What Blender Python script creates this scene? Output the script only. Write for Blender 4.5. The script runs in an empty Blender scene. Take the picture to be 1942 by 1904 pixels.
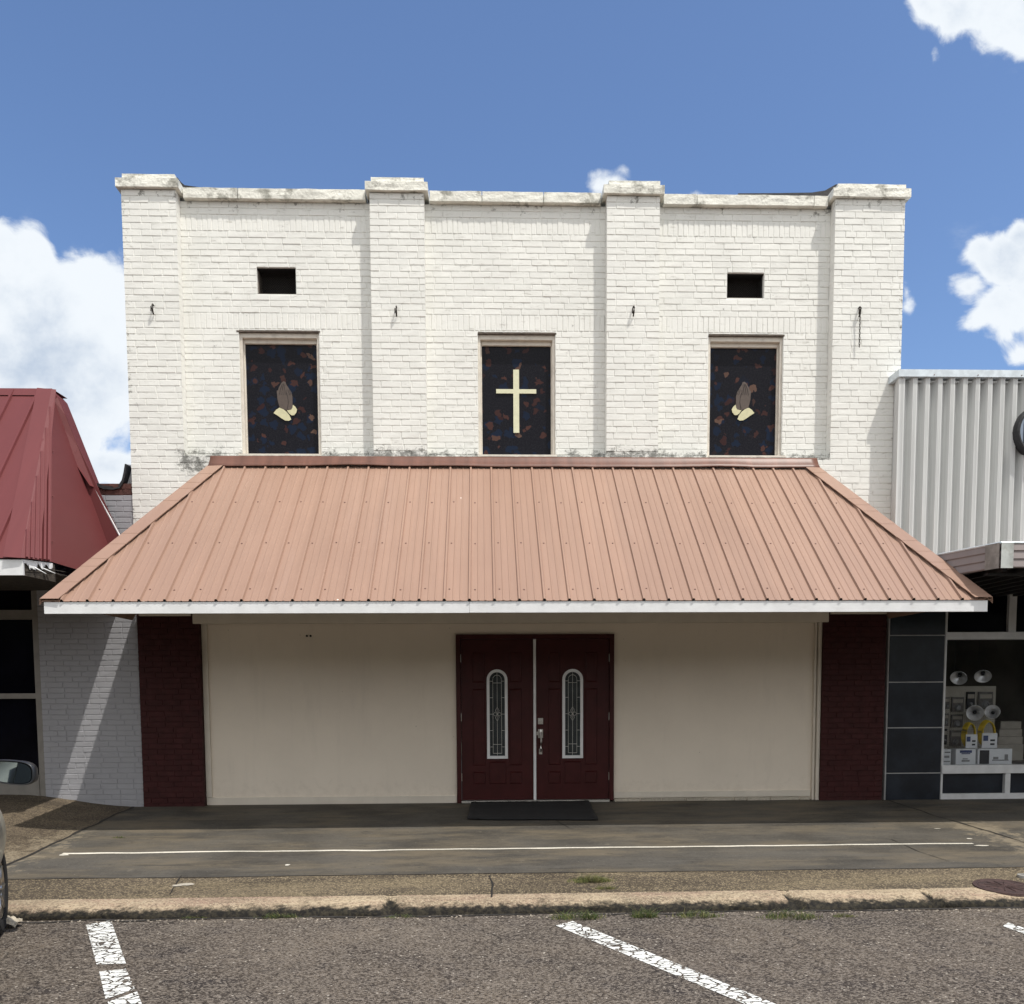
import bpy, bmesh, math, random
from mathutils import Vector, Matrix, noise
random.seed(7)
S = bpy.context.scene
C = S.collection
R = math.radians
# ------------------------------------------------------------------ camera
F, CX, PPY, IW, IH = 1650.0, 971.0, 1438.9, 1942.0, 1904.0
CAMP = Vector((0, -11.054, 1.40)); YAW, PIT, ROL = .03262, -.07486, -.00526
_f = Vector((math.sin(YAW)*math.cos(PIT), math.cos(YAW)*math.cos(PIT), math.sin(PIT)))
_r = Vector((math.cos(YAW), -math.sin(YAW), 0)); _u = _r.cross(_f)
_R = math.cos(ROL)*_r + math.sin(ROL)*_u; _U = -math.sin(ROL)*_r + math.cos(ROL)*_u
cd = bpy.data.cameras.new('camera'); cam = bpy.data.objects.new('camera', cd); C.objects.link(cam)
cam.matrix_world = Matrix(((_R.x, _U.x, -_f.x, CAMP.x), (_R.y, _U.y, -_f.y, CAMP.y), (_R.z, _U.z, -_f.z, CAMP.z), (0, 0, 0, 1)))
cd.sensor_width = 36; cd.lens = 36*F/IW; cd.shift_y = (PPY-IH/2)/IW; cd.clip_end = 3000; cd.clip_start = .05
S.camera = cam
# ------------------------------------------------------------------ render / exposure
S.view_settings.view_transform = 'Standard'; S.view_settings.look = 'None'
S.view_settings.exposure = 0.5; S.view_settings.gamma = 1
SUN = Vector((.97, -1.0, 2.75)).normalized()
sl = bpy.data.lights.new('sun', 'SUN'); sl.energy = 2.75; sl.angle = R(.5); sl.color = (1, .955, .88)
so = bpy.data.objects.new('sun', sl); C.objects.link(so); so.rotation_euler = SUN.to_track_quat('Z', 'Y').to_euler(); so.location = (20, -20, 40)

def ray(px, py): return ((px-CX)/F*_R - (py-PPY)/F*_U + _f)
def W(px, py, Y=0.0):
    d = ray(px, py); t = (Y-CAMP.y)/d.y; return CAMP + d*t
def G(px, py, z):
    d = ray(px, py); t = (z-CAMP.z)/d.z; return CAMP + d*t
def X(px, py, Y=0.0): return W(px, py, Y).x
def Z(px, py, Y=0.0): return W(px, py, Y).z

# ------------------------------------------------------------------ node helpers
class NT:
    def __init__(s, nt): s.t = nt; s.t.nodes.clear()
    def n(s, typ, ins=None, **kw):
        nd = s.t.nodes.new(typ)
        for k, v in kw.items(): setattr(nd, k, v)
        for k, v in (ins or {}).items():
            sock = nd.inputs[k]
            if hasattr(v, 'is_output') or isinstance(v, bpy.types.NodeSocket): s.t.links.new(v, sock)
            else: sock.default_value = v
        return nd
    def m(s, op, a, b=0.0, c=0.0, clamp=False):
        nd = s.n('ShaderNodeMath', {0: a, 1: b, 2: c}, operation=op); nd.use_clamp = clamp; return nd.outputs[0]
    def v(s, op, a, b=(0, 0, 0)):
        nd = s.n('ShaderNodeVectorMath', {0: a, 1: b}, operation=op)
        return nd.outputs['Value'] if op in ('LENGTH', 'DOT_PRODUCT', 'DISTANCE') else nd.outputs[0]
    def ss(s, x, a, b):
        nd = s.n('ShaderNodeMapRange', {'Value': x, 'From Min': a, 'From Max': b}, interpolation_type='SMOOTHSTEP'); return nd.outputs[0]
    def mix(s, f, a, b, mode='MIX'):
        nd = s.n('ShaderNodeMix', {0: f, 6: a, 7: b}, data_type='RGBA', blend_type=mode); return nd.outputs[2]
    def noise(s, vec, scale, detail=4, rough=.55, dist=0):
        return s.n('ShaderNodeTexNoise', {'Vector': vec, 'Scale': scale, 'Detail': detail, 'Roughness': rough, 'Distortion': dist}).outputs[0]
    def vor(s, vec, scale, feature='F1', out='Distance', rnd=1.0):
        return s.n('ShaderNodeTexVoronoi', {'Vector': vec, 'Scale': scale, 'Randomness': rnd}, feature=feature).outputs[out]

def col4(c): return (c[0], c[1], c[2], 1.0)
def sc(c, k): return (c[0]*k, c[1]*k, c[2]*k, 1.0)
def newmat(name):
    m = bpy.data.materials.new(name); m.use_nodes = True; t = NT(m.node_tree)
    geo = t.n('ShaderNodeNewGeometry'); pos = geo.outputs['Position']
    b = t.n('ShaderNodeBsdfPrincipled'); o = t.n('ShaderNodeOutputMaterial'); t.t.links.new(b.outputs[0], o.inputs[0])
    return m, t, pos, b, o
def bump(t, b, h, dist=.01, strength=.6, prev=None):
    ins = {'Height': h, 'Distance': dist, 'Strength': strength}
    if prev is not None: ins['Normal'] = prev
    nd = t.n('ShaderNodeBump', ins); t.t.links.new(nd.outputs[0], b.inputs['Normal']); return nd.outputs[0]
def L(t, a, b): t.t.links.new(a, b)
def mat(name, c, rough=.7, var=.12, scale=8, bmp=0.0, bscale=60, metal=0, dirt=0.0, dcol=(.05, .045, .035), dscale=3, spec=None, coat=0):
    m, t, pos, b, o = newmat(name)
    n1 = t.noise(pos, scale, 5)
    c1 = t.mix(t.ss(n1, .3, .7), sc(c, 1-var), sc(c, 1+var))
    if dirt:
        n2 = t.noise(pos, dscale, 8, .65); c1 = t.mix(t.m('MULTIPLY', t.ss(n2, .5, .68), dirt), c1, col4(dcol))
    L(t, c1, b.inputs['Base Color']); b.inputs['Roughness'].default_value = rough; b.inputs['Metallic'].default_value = metal
    if spec is not None: b.inputs['Specular IOR Level'].default_value = spec
    if coat: b.inputs['Coat Weight'].default_value = coat
    if bmp: bump(t, b, t.noise(pos, bscale, 4), .01, bmp)
    return m

# ------------------------------------------------------------------ world: sky with clouds
w = bpy.data.worlds.new('World'); S.world = w; w.use_nodes = True; t = NT(w.node_tree)
sky = t.n('ShaderNodeTexSky', sky_type='NISHITA'); sky.sun_disc = False
sky.sun_elevation = math.asin(SUN.z); sky.sun_rotation = math.atan2(SUN.x, SUN.y)
sky.air_density = 1.0; sky.dust_density = 1.2; sky.ozone_density = 1.6; sky.altitude = 100
D = t.n('ShaderNodeTexCoord').outputs['Generated']
sep = t.n('ShaderNodeSeparateXYZ', {0: D}); yy = t.m('MAXIMUM', sep.outputs[1], .05)
uv = t.n('ShaderNodeCombineXYZ', {0: t.m('DIVIDE', sep.outputs[0], yy), 1: t.m('DIVIDE', sep.outputs[2], yy), 2: 0.0}).outputs[0]
nv = t.n('ShaderNodeTexNoise', {'Vector': uv, 'Scale': 9.0, 'Detail': 3.0, 'Roughness': .6}).outputs['Color']
uvd = t.v('ADD', uv, t.v('MULTIPLY', t.v('SUBTRACT', nv, (.5, .5, .5)), (.045, .045, 0)))
def duv(px, py): d = ray(px, py); return d.x/d.y, d.z/d.y
blobs = [(10,512,76,86),(58,520,58,92),(104,575,72,84),(160,540,60,80),(205,566,50,90),(60,690,230,150),(150,720,170,140),(40,820,200,80),(205,885,90,48),(150,900,70,40),(-70,530,100,100),(-180,600,220,200),(-80,800,200,120),(260,640,60,100),(300,960,150,60),
 (1905,500,70,58),(1860,480,42,36),(1838,545,44,30),(1905,590,62,55),(1865,612,38,22),(1925,668,36,30),(1940,450,40,42),(2010,540,130,150),(1900,640,30,24),
 (1840,15,110,62),(1905,40,80,70),(1752,25,44,50),(1800,55,40,34),(1960,60,80,62),(2020,0,160,120),(1762,116,12,26),
 (1160,350,36,26),(1182,330,18,16),(1140,352,20,18),(1322,374,24,15),(1722,585,18,24),(1716,555,10,16)]
acc = None
for (bx, by, rx, ry) in blobs:
    u0, v0 = duv(bx, by)
    q = t.v('LENGTH', t.v('MULTIPLY', t.v('SUBTRACT', uvd, (u0, v0, 0)), (F/rx, F/ry, 0)))
    q = t.m('SUBTRACT', 1.0, q)
    q = t.m('MULTIPLY', q, min(1.0, min(rx, ry)/70.0))
    acc = q if acc is None else t.m('SMOOTH_MAX', acc, q, .12)
fb = t.noise(t.v('MULTIPLY', uvd, (1.0, 1.25, 1)), 13.0, 11, .62, .25); fb2 = t.noise(uv, 3.2, 6, .55, .4); fb3 = t.noise(uv, 9.0, 7, .6)
den = t.m('ADD', acc, t.m('MULTIPLY', t.m('SUBTRACT', fb, .5), 1.15))
front = t.ss(sep.outputs[1], .1, .3)
alpha = t.m('MULTIPLY', t.ss(den, -.02, .27), front)
wisp = t.m('MULTIPLY', t.ss(t.m('ADD', t.noise(t.v('MULTIPLY', uv, (1, 2.0, 1)), 3.0, 9, .65), t.m('MULTIPLY', acc, .12)), .56, .8), t.m('MULTIPLY', front, .35))
alpha = t.m('MAXIMUM', alpha, wisp)
core = t.ss(den, .15, .75)
sh = t.m('MULTIPLY', core, t.ss(t.m('ADD', t.m('MULTIPLY', fb2, .55), t.m('MULTIPLY', fb3, .45)), .46, .66))
ccol = t.mix(sh, (5.3, 5.6, 5.9, 1), (2.7, 3.3, 4.2, 1))
skyc = t.mix(1.0, sky.outputs[0], (.765, .86, 1.0, 1), 'MULTIPLY')
rear = t.m('SUBTRACT', 1.0, t.ss(sep.outputs[1], -.25, .05))
fill_cloud = t.m('MULTIPLY', t.ss(t.noise(D, 2.6, 8, .6, .3), .30, .44), t.m('MULTIPLY', rear, t.ss(sep.outputs[2], -.02, .05)))  # unseen clouds behind the viewer, added extra bright to fill the shaded facade
alpha = t.m('MAXIMUM', alpha, fill_cloud)
fin = t.mix(alpha, skyc, t.mix(rear, ccol, (7.4, 7.45, 7.5, 1)))
bg = t.n('ShaderNodeBackground', {'Color': fin, 'Strength': .12}); ow = t.n('ShaderNodeOutputWorld'); L(t, bg.outputs[0], ow.inputs[0])

# ------------------------------------------------------------------ mesh builder
class MB:
    def __init__(s): s.V = []; s.Fc = []; s.M = []
    def poly(s, pts, mi=0):
        i = len(s.V); s.V += [tuple(p) for p in pts]; s.Fc.append(tuple(range(i, i+len(pts)))); s.M.append(mi); return s
    def box(s, x0, x1, y0, y1, z0, z1, mi=0):
        i = len(s.V)
        s.V += [(x0,y0,z0),(x1,y0,z0),(x1,y1,z0),(x0,y1,z0),(x0,y0,z1),(x1,y0,z1),(x1,y1,z1),(x0,y1,z1)]
        for f in ((3,2,1,0),(4,5,6,7),(0,1,5,4),(1,2,6,5),(2,3,7,6),(3,0,4,7)): s.Fc.append(tuple(i+k for k in f)); s.M.append(mi)
        return s
    def hexa(s, p, mi=0):   # 8 pts same order as box
        i = len(s.V); s.V += [tuple(q) for q in p]
        for f in ((3,2,1,0),(4,5,6,7),(0,1,5,4),(1,2,6,5),(2,3,7,6),(3,0,4,7)): s.Fc.append(tuple(i+k for k in f)); s.M.append(mi)
        return s
    def prism(s, pts, n, mi=0):  # polygon pts extruded by vector n
        n = Vector(n); k = len(pts); i = len(s.V)
        s.V += [tuple(Vector(p)) for p in pts] + [tuple(Vector(p)+n) for p in pts]
        s.Fc.append(tuple(range(i, i+k))[::-1]); s.M.append(mi); s.Fc.append(tuple(range(i+k, i+2*k))); s.M.append(mi)
        for a in range(k): b = (a+1) % k; s.Fc.append((i+a, i+b, i+k+b, i+k+a)); s.M.append(mi)
        return s
    def tube(s, path, r, seg=8, mi=0, caps=True):
        path = [Vector(p) for p in path]; rings = []
        rr = r if isinstance(r, (list, tuple)) else [r]*len(path)
        for k, p in enumerate(path):
            d = (path[min(k+1, len(path)-1)]-path[max(k-1, 0)]).normalized()
            a = d.orthogonal().normalized() if abs(d.z) > .99 else d.cross(Vector((0,0,1))).normalized()
            b = d.cross(a); i = len(s.V)
            for j in range(seg):
                th = 2*math.pi*j/seg; s.V.append(tuple(p+(a*math.cos(th)+b*math.sin(th))*rr[k]))
            rings.append(i)
        for k in range(len(rings)-1):
            for j in range(seg):
                j2 = (j+1) % seg; s.Fc.append((rings[k]+j, rings[k]+j2, rings[k+1]+j2, rings[k+1]+j)); s.M.append(mi)
        if caps:
            s.Fc.append(tuple(rings[0]+j for j in range(seg))[::-1]); s.M.append(mi); s.Fc.append(tuple(rings[-1]+j for j in range(seg))); s.M.append(mi)
        return s
    def lathe(s, prof, mtx, seg=32, mi=0):   # prof: (r, h) along local z
        rings = []
        for r, h in prof:
            i = len(s.V)
            for j in range(seg):
                th = 2*math.pi*j/seg; s.V.append(tuple(mtx @ Vector((r*math.cos(th), r*math.sin(th), h))))
            rings.append(i)
        for k in range(len(rings)-1):
            for j in range(seg):
                j2 = (j+1) % seg; s.Fc.append((rings[k]+j, rings[k]+j2, rings[k+1]+j2, rings[k+1]+j)); s.M.append(mi)
        return s
    def build(s, name, mats, parent=None, smooth=False, bevel=0, fixn=True, auto=False):
        me = bpy.data.meshes.new(name); me.from_pydata(s.V, [], s.Fc)
        if not isinstance(mats, (list, tuple)): mats = [mats]
        for m_ in mats: me.materials.append(m_)
        for p, mi in zip(me.polygons, s.M): p.material_index = mi; p.use_smooth = smooth
        me.update()
        if fixn:
            bm = bmesh.new(); bm.from_mesh(me); bmesh.ops.remove_doubles(bm, verts=bm.verts, dist=1e-5) if smooth else None
            bmesh.ops.recalc_face_normals(bm, faces=bm.faces); bm.to_mesh(me); bm.free()
        o = bpy.data.objects.new(name, me); C.objects.link(o)
        if parent: o.parent = parent; o.matrix_parent_inverse = parent_inv(parent)
        if bevel:
            b = o.modifiers.new('bevel', 'BEVEL'); b.width = bevel; b.segments = 2; b.limit_method = 'ANGLE'
        return o
def parent_inv(p):
    m_ = Matrix.Translation(p.location) if p.parent is None else Matrix.Identity(4)
    return m_.inverted() if p.parent is None else Matrix.Identity(4)
def tag(o, label, cat, group=None, kind=None):
    if label: o['label'] = label
    if cat: o['category'] = cat
    if group: o['group'] = group
    if kind: o['kind'] = kind
    return o
def struct(o): o['kind'] = 'structure'; return o
def thing(name, label, cat, loc=(0,0,0), group=None):
    o = bpy.data.objects.new(name, None); C.objects.link(o); o.location = loc; o.empty_display_size = .2
    return tag(o, label, cat, group)

# brick facing -------------------------------------------------
def subtract(rects, h):
    out = []
    for (a, b, c, d) in rects:
        if b <= h[0] or a >= h[1] or d <= h[2] or c >= h[3]: out.append((a, b, c, d)); continue
        if a < h[0]: out.append((a, h[0], c, d))
        if b > h[1]: out.append((h[1], b, c, d))
        a2, b2 = max(a, h[0]), min(b, h[1])
        if c < h[2]: out.append((a2, b2, c, h[2]))
        if d > h[3]: out.append((a2, b2, h[3], d))
    return out
def brick_face(mb, O, U, N, u0, u1, v0, v1, course=.076, ln=.24, holes=(), soldiers=(), joint=.008, dep=.006, jit=.0022, mi=0, voff=0.0, backing=True):
    O, U, N = Vector(O), Vector(U).normalized(), Vector(N).normalized(); Zv = Vector((0, 0, 1))
    P = lambda u, v, n: O + U*u + Zv*v + N*n
    if backing:
        rs = [(u0, u1, v0, v1)]
        for h in holes: rs = subtract(rs, h)
        for (a, b, c, d) in rs: mb.poly([P(a, c, -dep), P(b, c, -dep), P(b, d, -dep), P(a, d, -dep)], mi)
    items = []; v = v0 + voff
    rows = []
    segs = sorted(soldiers); cur = v0
    bounds = []
    for sd in segs: bounds.append((cur, sd[0], 0)); bounds.append((sd[0], sd[1], 1)); cur = sd[1]
    bounds.append((cur, v1, 0))
    r = 0
    for (a, b, typ) in bounds:
        if b-a < .01: continue
        if typ:
            u = u0; wd = .0665
            while u < u1-.005:
                e = min(u1, u+wd*random.uniform(.9, 1.12)); items.append((u, e, a, b)); u = e
        else:
            n = max(1, round((b-a)/course)); hh = (b-a)/n
            for k in range(n):
                u = u0 - (ln*.5 if r % 2 else 0) - random.uniform(0, .03); r += 1
                while u < u1-.004:
                    l2 = ln*random.uniform(.93, 1.06); 
                    if random.random() < .05: l2 *= .55
                    e = u+l2; a2 = max(u0, u); b2 = min(u1, e)
                    if b2-a2 > .02: items.append((a2, b2, a+k*hh, a+(k+1)*hh))
                    u = e
    for it in items:
        rs = [it]
        for h in holes: rs = subtract(rs, h)
        for (a, b, c, d) in rs:
            if b-a < .018 or d-c < .014: continue
            j = joint/2; eu0 = a+(j if a > u0+.001 else 0); eu1 = b-(j if b < u1-.001 else 0); ec = c+j*.8; ed = d-j*.8
            bv = .004; o1 = random.uniform(-jit, jit); t1 = [random.uniform(-.0012, .0012) for _ in range(4)]
            w1 = [random.uniform(-.0015, .0015) for _ in range(4)]
            back = [P(eu0, ec, -dep), P(eu1, ec, -dep), P(eu1, ed, -dep), P(eu0, ed, -dep)]
            fr = [P(eu0+bv*(eu0 > u0+.001), ec+bv+w1[0], o1+t1[0]), P(eu1-bv*(eu1 < u1-.001), ec+bv+w1[1], o1+t1[1]), P(eu1-bv*(eu1 < u1-.001), ed-bv+w1[2], o1+t1[2]), P(eu0+bv*(eu0 > u0+.001), ed-bv+w1[3], o1+t1[3])]
            i = len(mb.V); mb.V += [tuple(p) for p in back+fr]
            for f in ((4,5,6,7),(0,1,5,4),(1,2,6,5),(2,3,7,6),(3,0,4,7)): mb.Fc.append(tuple(i+k for k in f)); mb.M.append(mi)
def patches(mb, x0, x1, z0, z1, holes, y0, y1, mi=0):  # solid wall slab pieces around openings
    rs = [(x0, x1, z0, z1)]
    for h in holes: rs = subtract(rs, h)
    for (a, b, c, d) in rs: mb.box(a, b, y0, y1, c, d, mi)

# ------------------------------------------------------------------ materials
def m_paintbrick(name, c, zbase=None, top=None, dark=(.06, .06, .05), grime=.5, rough=.6):
    m, t, pos, b, o = newmat(name)
    n1 = t.noise(pos, 2.2, 6, .6); n2 = t.noise(pos, 26, 4, .6); n3 = t.noise(pos, 9, 8, .7)
    c1 = t.mix(t.ss(n1, .3, .7), sc(c, .95), sc(c, 1.03))
    c1 = t.mix(t.m('MULTIPLY', t.ss(n2, .55, .8), .18), c1, sc(c, .7))
    # general specks and horizontal sooty wear
    sp = t.noise(t.v('MULTIPLY', pos, (6, 6, 22)), 1.0, 6, .7)
    g = t.m('MULTIPLY', t.ss(sp, .56, .72), grime*1.1)
    c1 = t.mix(g, c1, (.36, .345, .30, 1))
    if zbase is not None:
        z = t.n('ShaderNodeSeparateXYZ', {0: pos}).outputs[2]
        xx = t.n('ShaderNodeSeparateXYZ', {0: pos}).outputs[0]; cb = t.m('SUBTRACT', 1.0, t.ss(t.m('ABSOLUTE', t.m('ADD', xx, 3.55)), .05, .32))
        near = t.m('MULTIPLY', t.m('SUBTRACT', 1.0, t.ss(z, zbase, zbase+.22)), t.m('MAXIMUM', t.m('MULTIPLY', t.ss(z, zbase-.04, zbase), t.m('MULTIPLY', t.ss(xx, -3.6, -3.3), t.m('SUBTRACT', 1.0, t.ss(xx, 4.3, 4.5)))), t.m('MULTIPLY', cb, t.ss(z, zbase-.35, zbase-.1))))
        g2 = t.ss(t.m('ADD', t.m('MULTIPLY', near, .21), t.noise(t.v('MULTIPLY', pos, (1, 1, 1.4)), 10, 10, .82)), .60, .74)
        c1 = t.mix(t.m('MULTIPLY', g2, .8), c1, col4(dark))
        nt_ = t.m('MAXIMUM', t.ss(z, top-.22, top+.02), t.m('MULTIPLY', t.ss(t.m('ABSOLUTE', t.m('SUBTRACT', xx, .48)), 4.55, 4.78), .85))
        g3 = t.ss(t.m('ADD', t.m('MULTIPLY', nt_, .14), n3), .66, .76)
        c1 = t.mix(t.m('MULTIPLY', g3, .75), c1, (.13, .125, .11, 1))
    L(t, c1, b.inputs['Base Color']); b.inputs['Roughness'].default_value = rough
    bump(t, b, t.m('ADD', t.m('MULTIPLY', t.noise(pos, 40, 4), .7), t.m('MULTIPLY', n3, .8)), .006, .5)
    return m
M = {}
M['white'] = m_paintbrick('white_painted_brick', (.785, .783, .742), 4.33, 7.42)
M['coping'] = mat('coping_concrete', (.76, .75, .68), .8, .10, 7, .9, 35, dirt=.75, dcol=(.16, .155, .125), dscale=5.5)
M['redbrick'] = mat('maroon_painted_brick', (.044, .0115, .0115), .65, .18, 9, .35, 60, spec=.2, dirt=.12, dcol=(.12, .05, .045), dscale=8)
M['greybrick'] = m_paintbrick('grey_painted_brick', (.315, .315, .335), grime=.15)
M['rawbrick'] = mat('raw_brown_brick', (.085, .032, .025), .85, .3, 12, .6, 70)
def m_stucco():
    m, t, pos, b, o = newmat('cream_stucco'); c = (.80, .715, .605)
    n1 = t.noise(pos, 1.3, 6, .6); n2 = t.noise(pos, 110, 3, .7); z = t.n('ShaderNodeSeparateXYZ', {0: pos}).outputs[2]; n3 = t.noise(t.v('MULTIPLY', pos, (5, 5, .7)), 1.0, 7, .65); n4 = t.noise(pos, 11, 8, .7)
    c1 = t.mix(t.ss(n1, .3, .7), sc(c, .96), sc(c, 1.02)); c1 = t.mix(t.m('MULTIPLY', t.ss(n3, .52, .72), .22), c1, sc(c, .78)); c1 = t.mix(t.m('MULTIPLY', t.ss(n2, .5, .75), .25), c1, sc(c, .8))
    sp = t.ss(t.m('ADD', t.m('MULTIPLY', t.m('SUBTRACT', 1.0, t.ss(z, .0, .5)), .22), n4), .60, .78); c1 = t.mix(t.m('MULTIPLY', sp, .14), c1, (.5, .43, .34, 1))
    fl = t.vor(pos, 4.2); c1 = t.mix(t.m('MULTIPLY', t.m('LESS_THAN', fl, .03), .5), c1, (.3, .25, .19, 1))
    L(t, c1, b.inputs['Base Color']); b.inputs['Roughness'].default_value = .85; bump(t, b, t.m('ADD', n2, t.m('MULTIPLY', n4, .6)), .006, .6); return m
M['stucco'] = m_stucco()
M['creamtrim'] = mat('cream_trim_paint', (.68, .62, .53), .6, .05, 6, .15, 40, dirt=.15, dcol=(.3, .27, .22))
M['whitetrim'] = mat('white_fascia_paint', (.74, .75, .76), .45, .05, 5, .15, 60, dirt=.12, dcol=(.45, .43, .4), dscale=9)
M['soffit'] = mat('soffit_board_paint', (.40, .38, .33), .8, .1, 5, .2, 50, dirt=.3, dcol=(.15, .13, .1))
M['black'] = mat('black_void', (.006, .006, .007), .9, .2, 20)
M['tar'] = mat('black_roof_membrane', (.02, .02, .022), .7, .3, 20, .6, 30)
M['maroon'] = mat('maroon_door_paint', (.050, .010, .010), .42, .12, 7, .12, 80, spec=.22)
M['steel'] = mat('brushed_nickel', (.55, .53, .5), .3, .1, 40, metal=1)
M['galv'] = mat('galvanised_sheet', (.62, .68, .72), .42, .12, 12, .15, 30, metal=.35)
M['rust'] = mat('rusty_iron', (.035, .027, .022), .9, .4, 60, .8, 120)
M['alu'] = mat('grey_aluminium_frame', (.40, .385, .35), .45, .07, 8, .05, 60, metal=.15, dirt=.15, dcol=(.2, .19, .17))
M['alulight'] = mat('light_aluminium_frame', (.62, .63, .64), .4, .06, 8, .05, 60, metal=.15, dirt=.2, dcol=(.35, .34, .33))
M['brownmetal'] = mat('brown_metal_fascia', (.25, .215, .21), .45, .08, 3, .1, 30, dirt=.2, dcol=(.22, .18, .17))
M['rubber'] = mat('black_rubber', (.010, .010, .011), .9, .3, 30, .5, 150)
M['darkwood'] = mat('rotten_wood', (.05, .042, .034), .95, .4, 18, .8, 60)

def m_roof(name, c, streak=.10, rough=.42):
    m, t, pos, b, o = newmat(name)
    n1 = t.noise(t.v('MULTIPLY', pos, (7, .5, .5)), 1.0, 6, .6); n2 = t.noise(pos, 1.2, 5, .6); n3 = t.noise(pos, 45, 3)
    c1 = t.mix(t.ss(n1, .25, .75), sc(c, 1-streak), sc(c, 1+streak)); c1 = t.mix(t.m('MULTIPLY', t.ss(n2, .4, .75), .35), c1, (c[0]*.86, c[1]*.84, c[2]*.84, 1))
    c1 = t.mix(t.m('MULTIPLY', t.ss(n3, .62, .8), .25), c1, sc(c, .75))
    xq = t.m('FLOOR', t.m('MULTIPLY', t.n('ShaderNodeSeparateXYZ', {0: pos}).outputs[0], 1.33)); wn = t.n('ShaderNodeTexWhiteNoise', {'W': xq}, noise_dimensions='1D').outputs[0]; c1 = t.mix(t.m('MULTIPLY', wn, .32), c1, (c[0]*.80, c[1]*.80, c[2]*.82, 1))
    nz = t.noise(t.v('MULTIPLY', pos, (5, .35, .35)), 1.0, 8, .7); c1 = t.mix(t.m('MULTIPLY', t.ss(nz, .55, .72), .3), c1, (c[0]*1.12, c[1]*1.2, c[2]*1.3, 1))
    fl = t.vor(pos, 1.7); c1 = t.mix(t.m('LESS_THAN', fl, .016), c1, (.85, .78, .7, 1))
    L(t, c1, b.inputs['Base Color']); b.inputs['Roughness'].default_value = rough; b.inputs['Specular IOR Level'].default_value = .35
    bump(t, b, n2, .03, .15); return m
M['copper'] = m_roof('faded_copper_panel', (.335, .212, .156), .07)
M['copperdark'] = m_roof('rust_brown_flashing', (.15, .068, .048), .3)
M['redroof'] = m_roof('red_metal_panel', (.145, .034, .035), .06, .6)
M['screw'] = mat('screw_head', (.12, .06, .045), .6, .2, 40)

def m_siding(name):
    m, t, pos, b, o = newmat(name); c = (.63, .64, .63)
    n1 = t.noise(t.v('MULTIPLY', pos, (30, 30, .7)), 1.0, 5, .6)
    z = t.n('ShaderNodeSeparateXYZ', {0: pos}).outputs[2]
    c1 = t.mix(t.ss(n1, .3, .7), sc(c, .88), sc(c, 1.05)); L(t, c1, b.inputs['Base Color']); b.inputs['Roughness'].default_value = .5; return m
M['siding'] = m_siding('cream_ribbed_siding')

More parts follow.
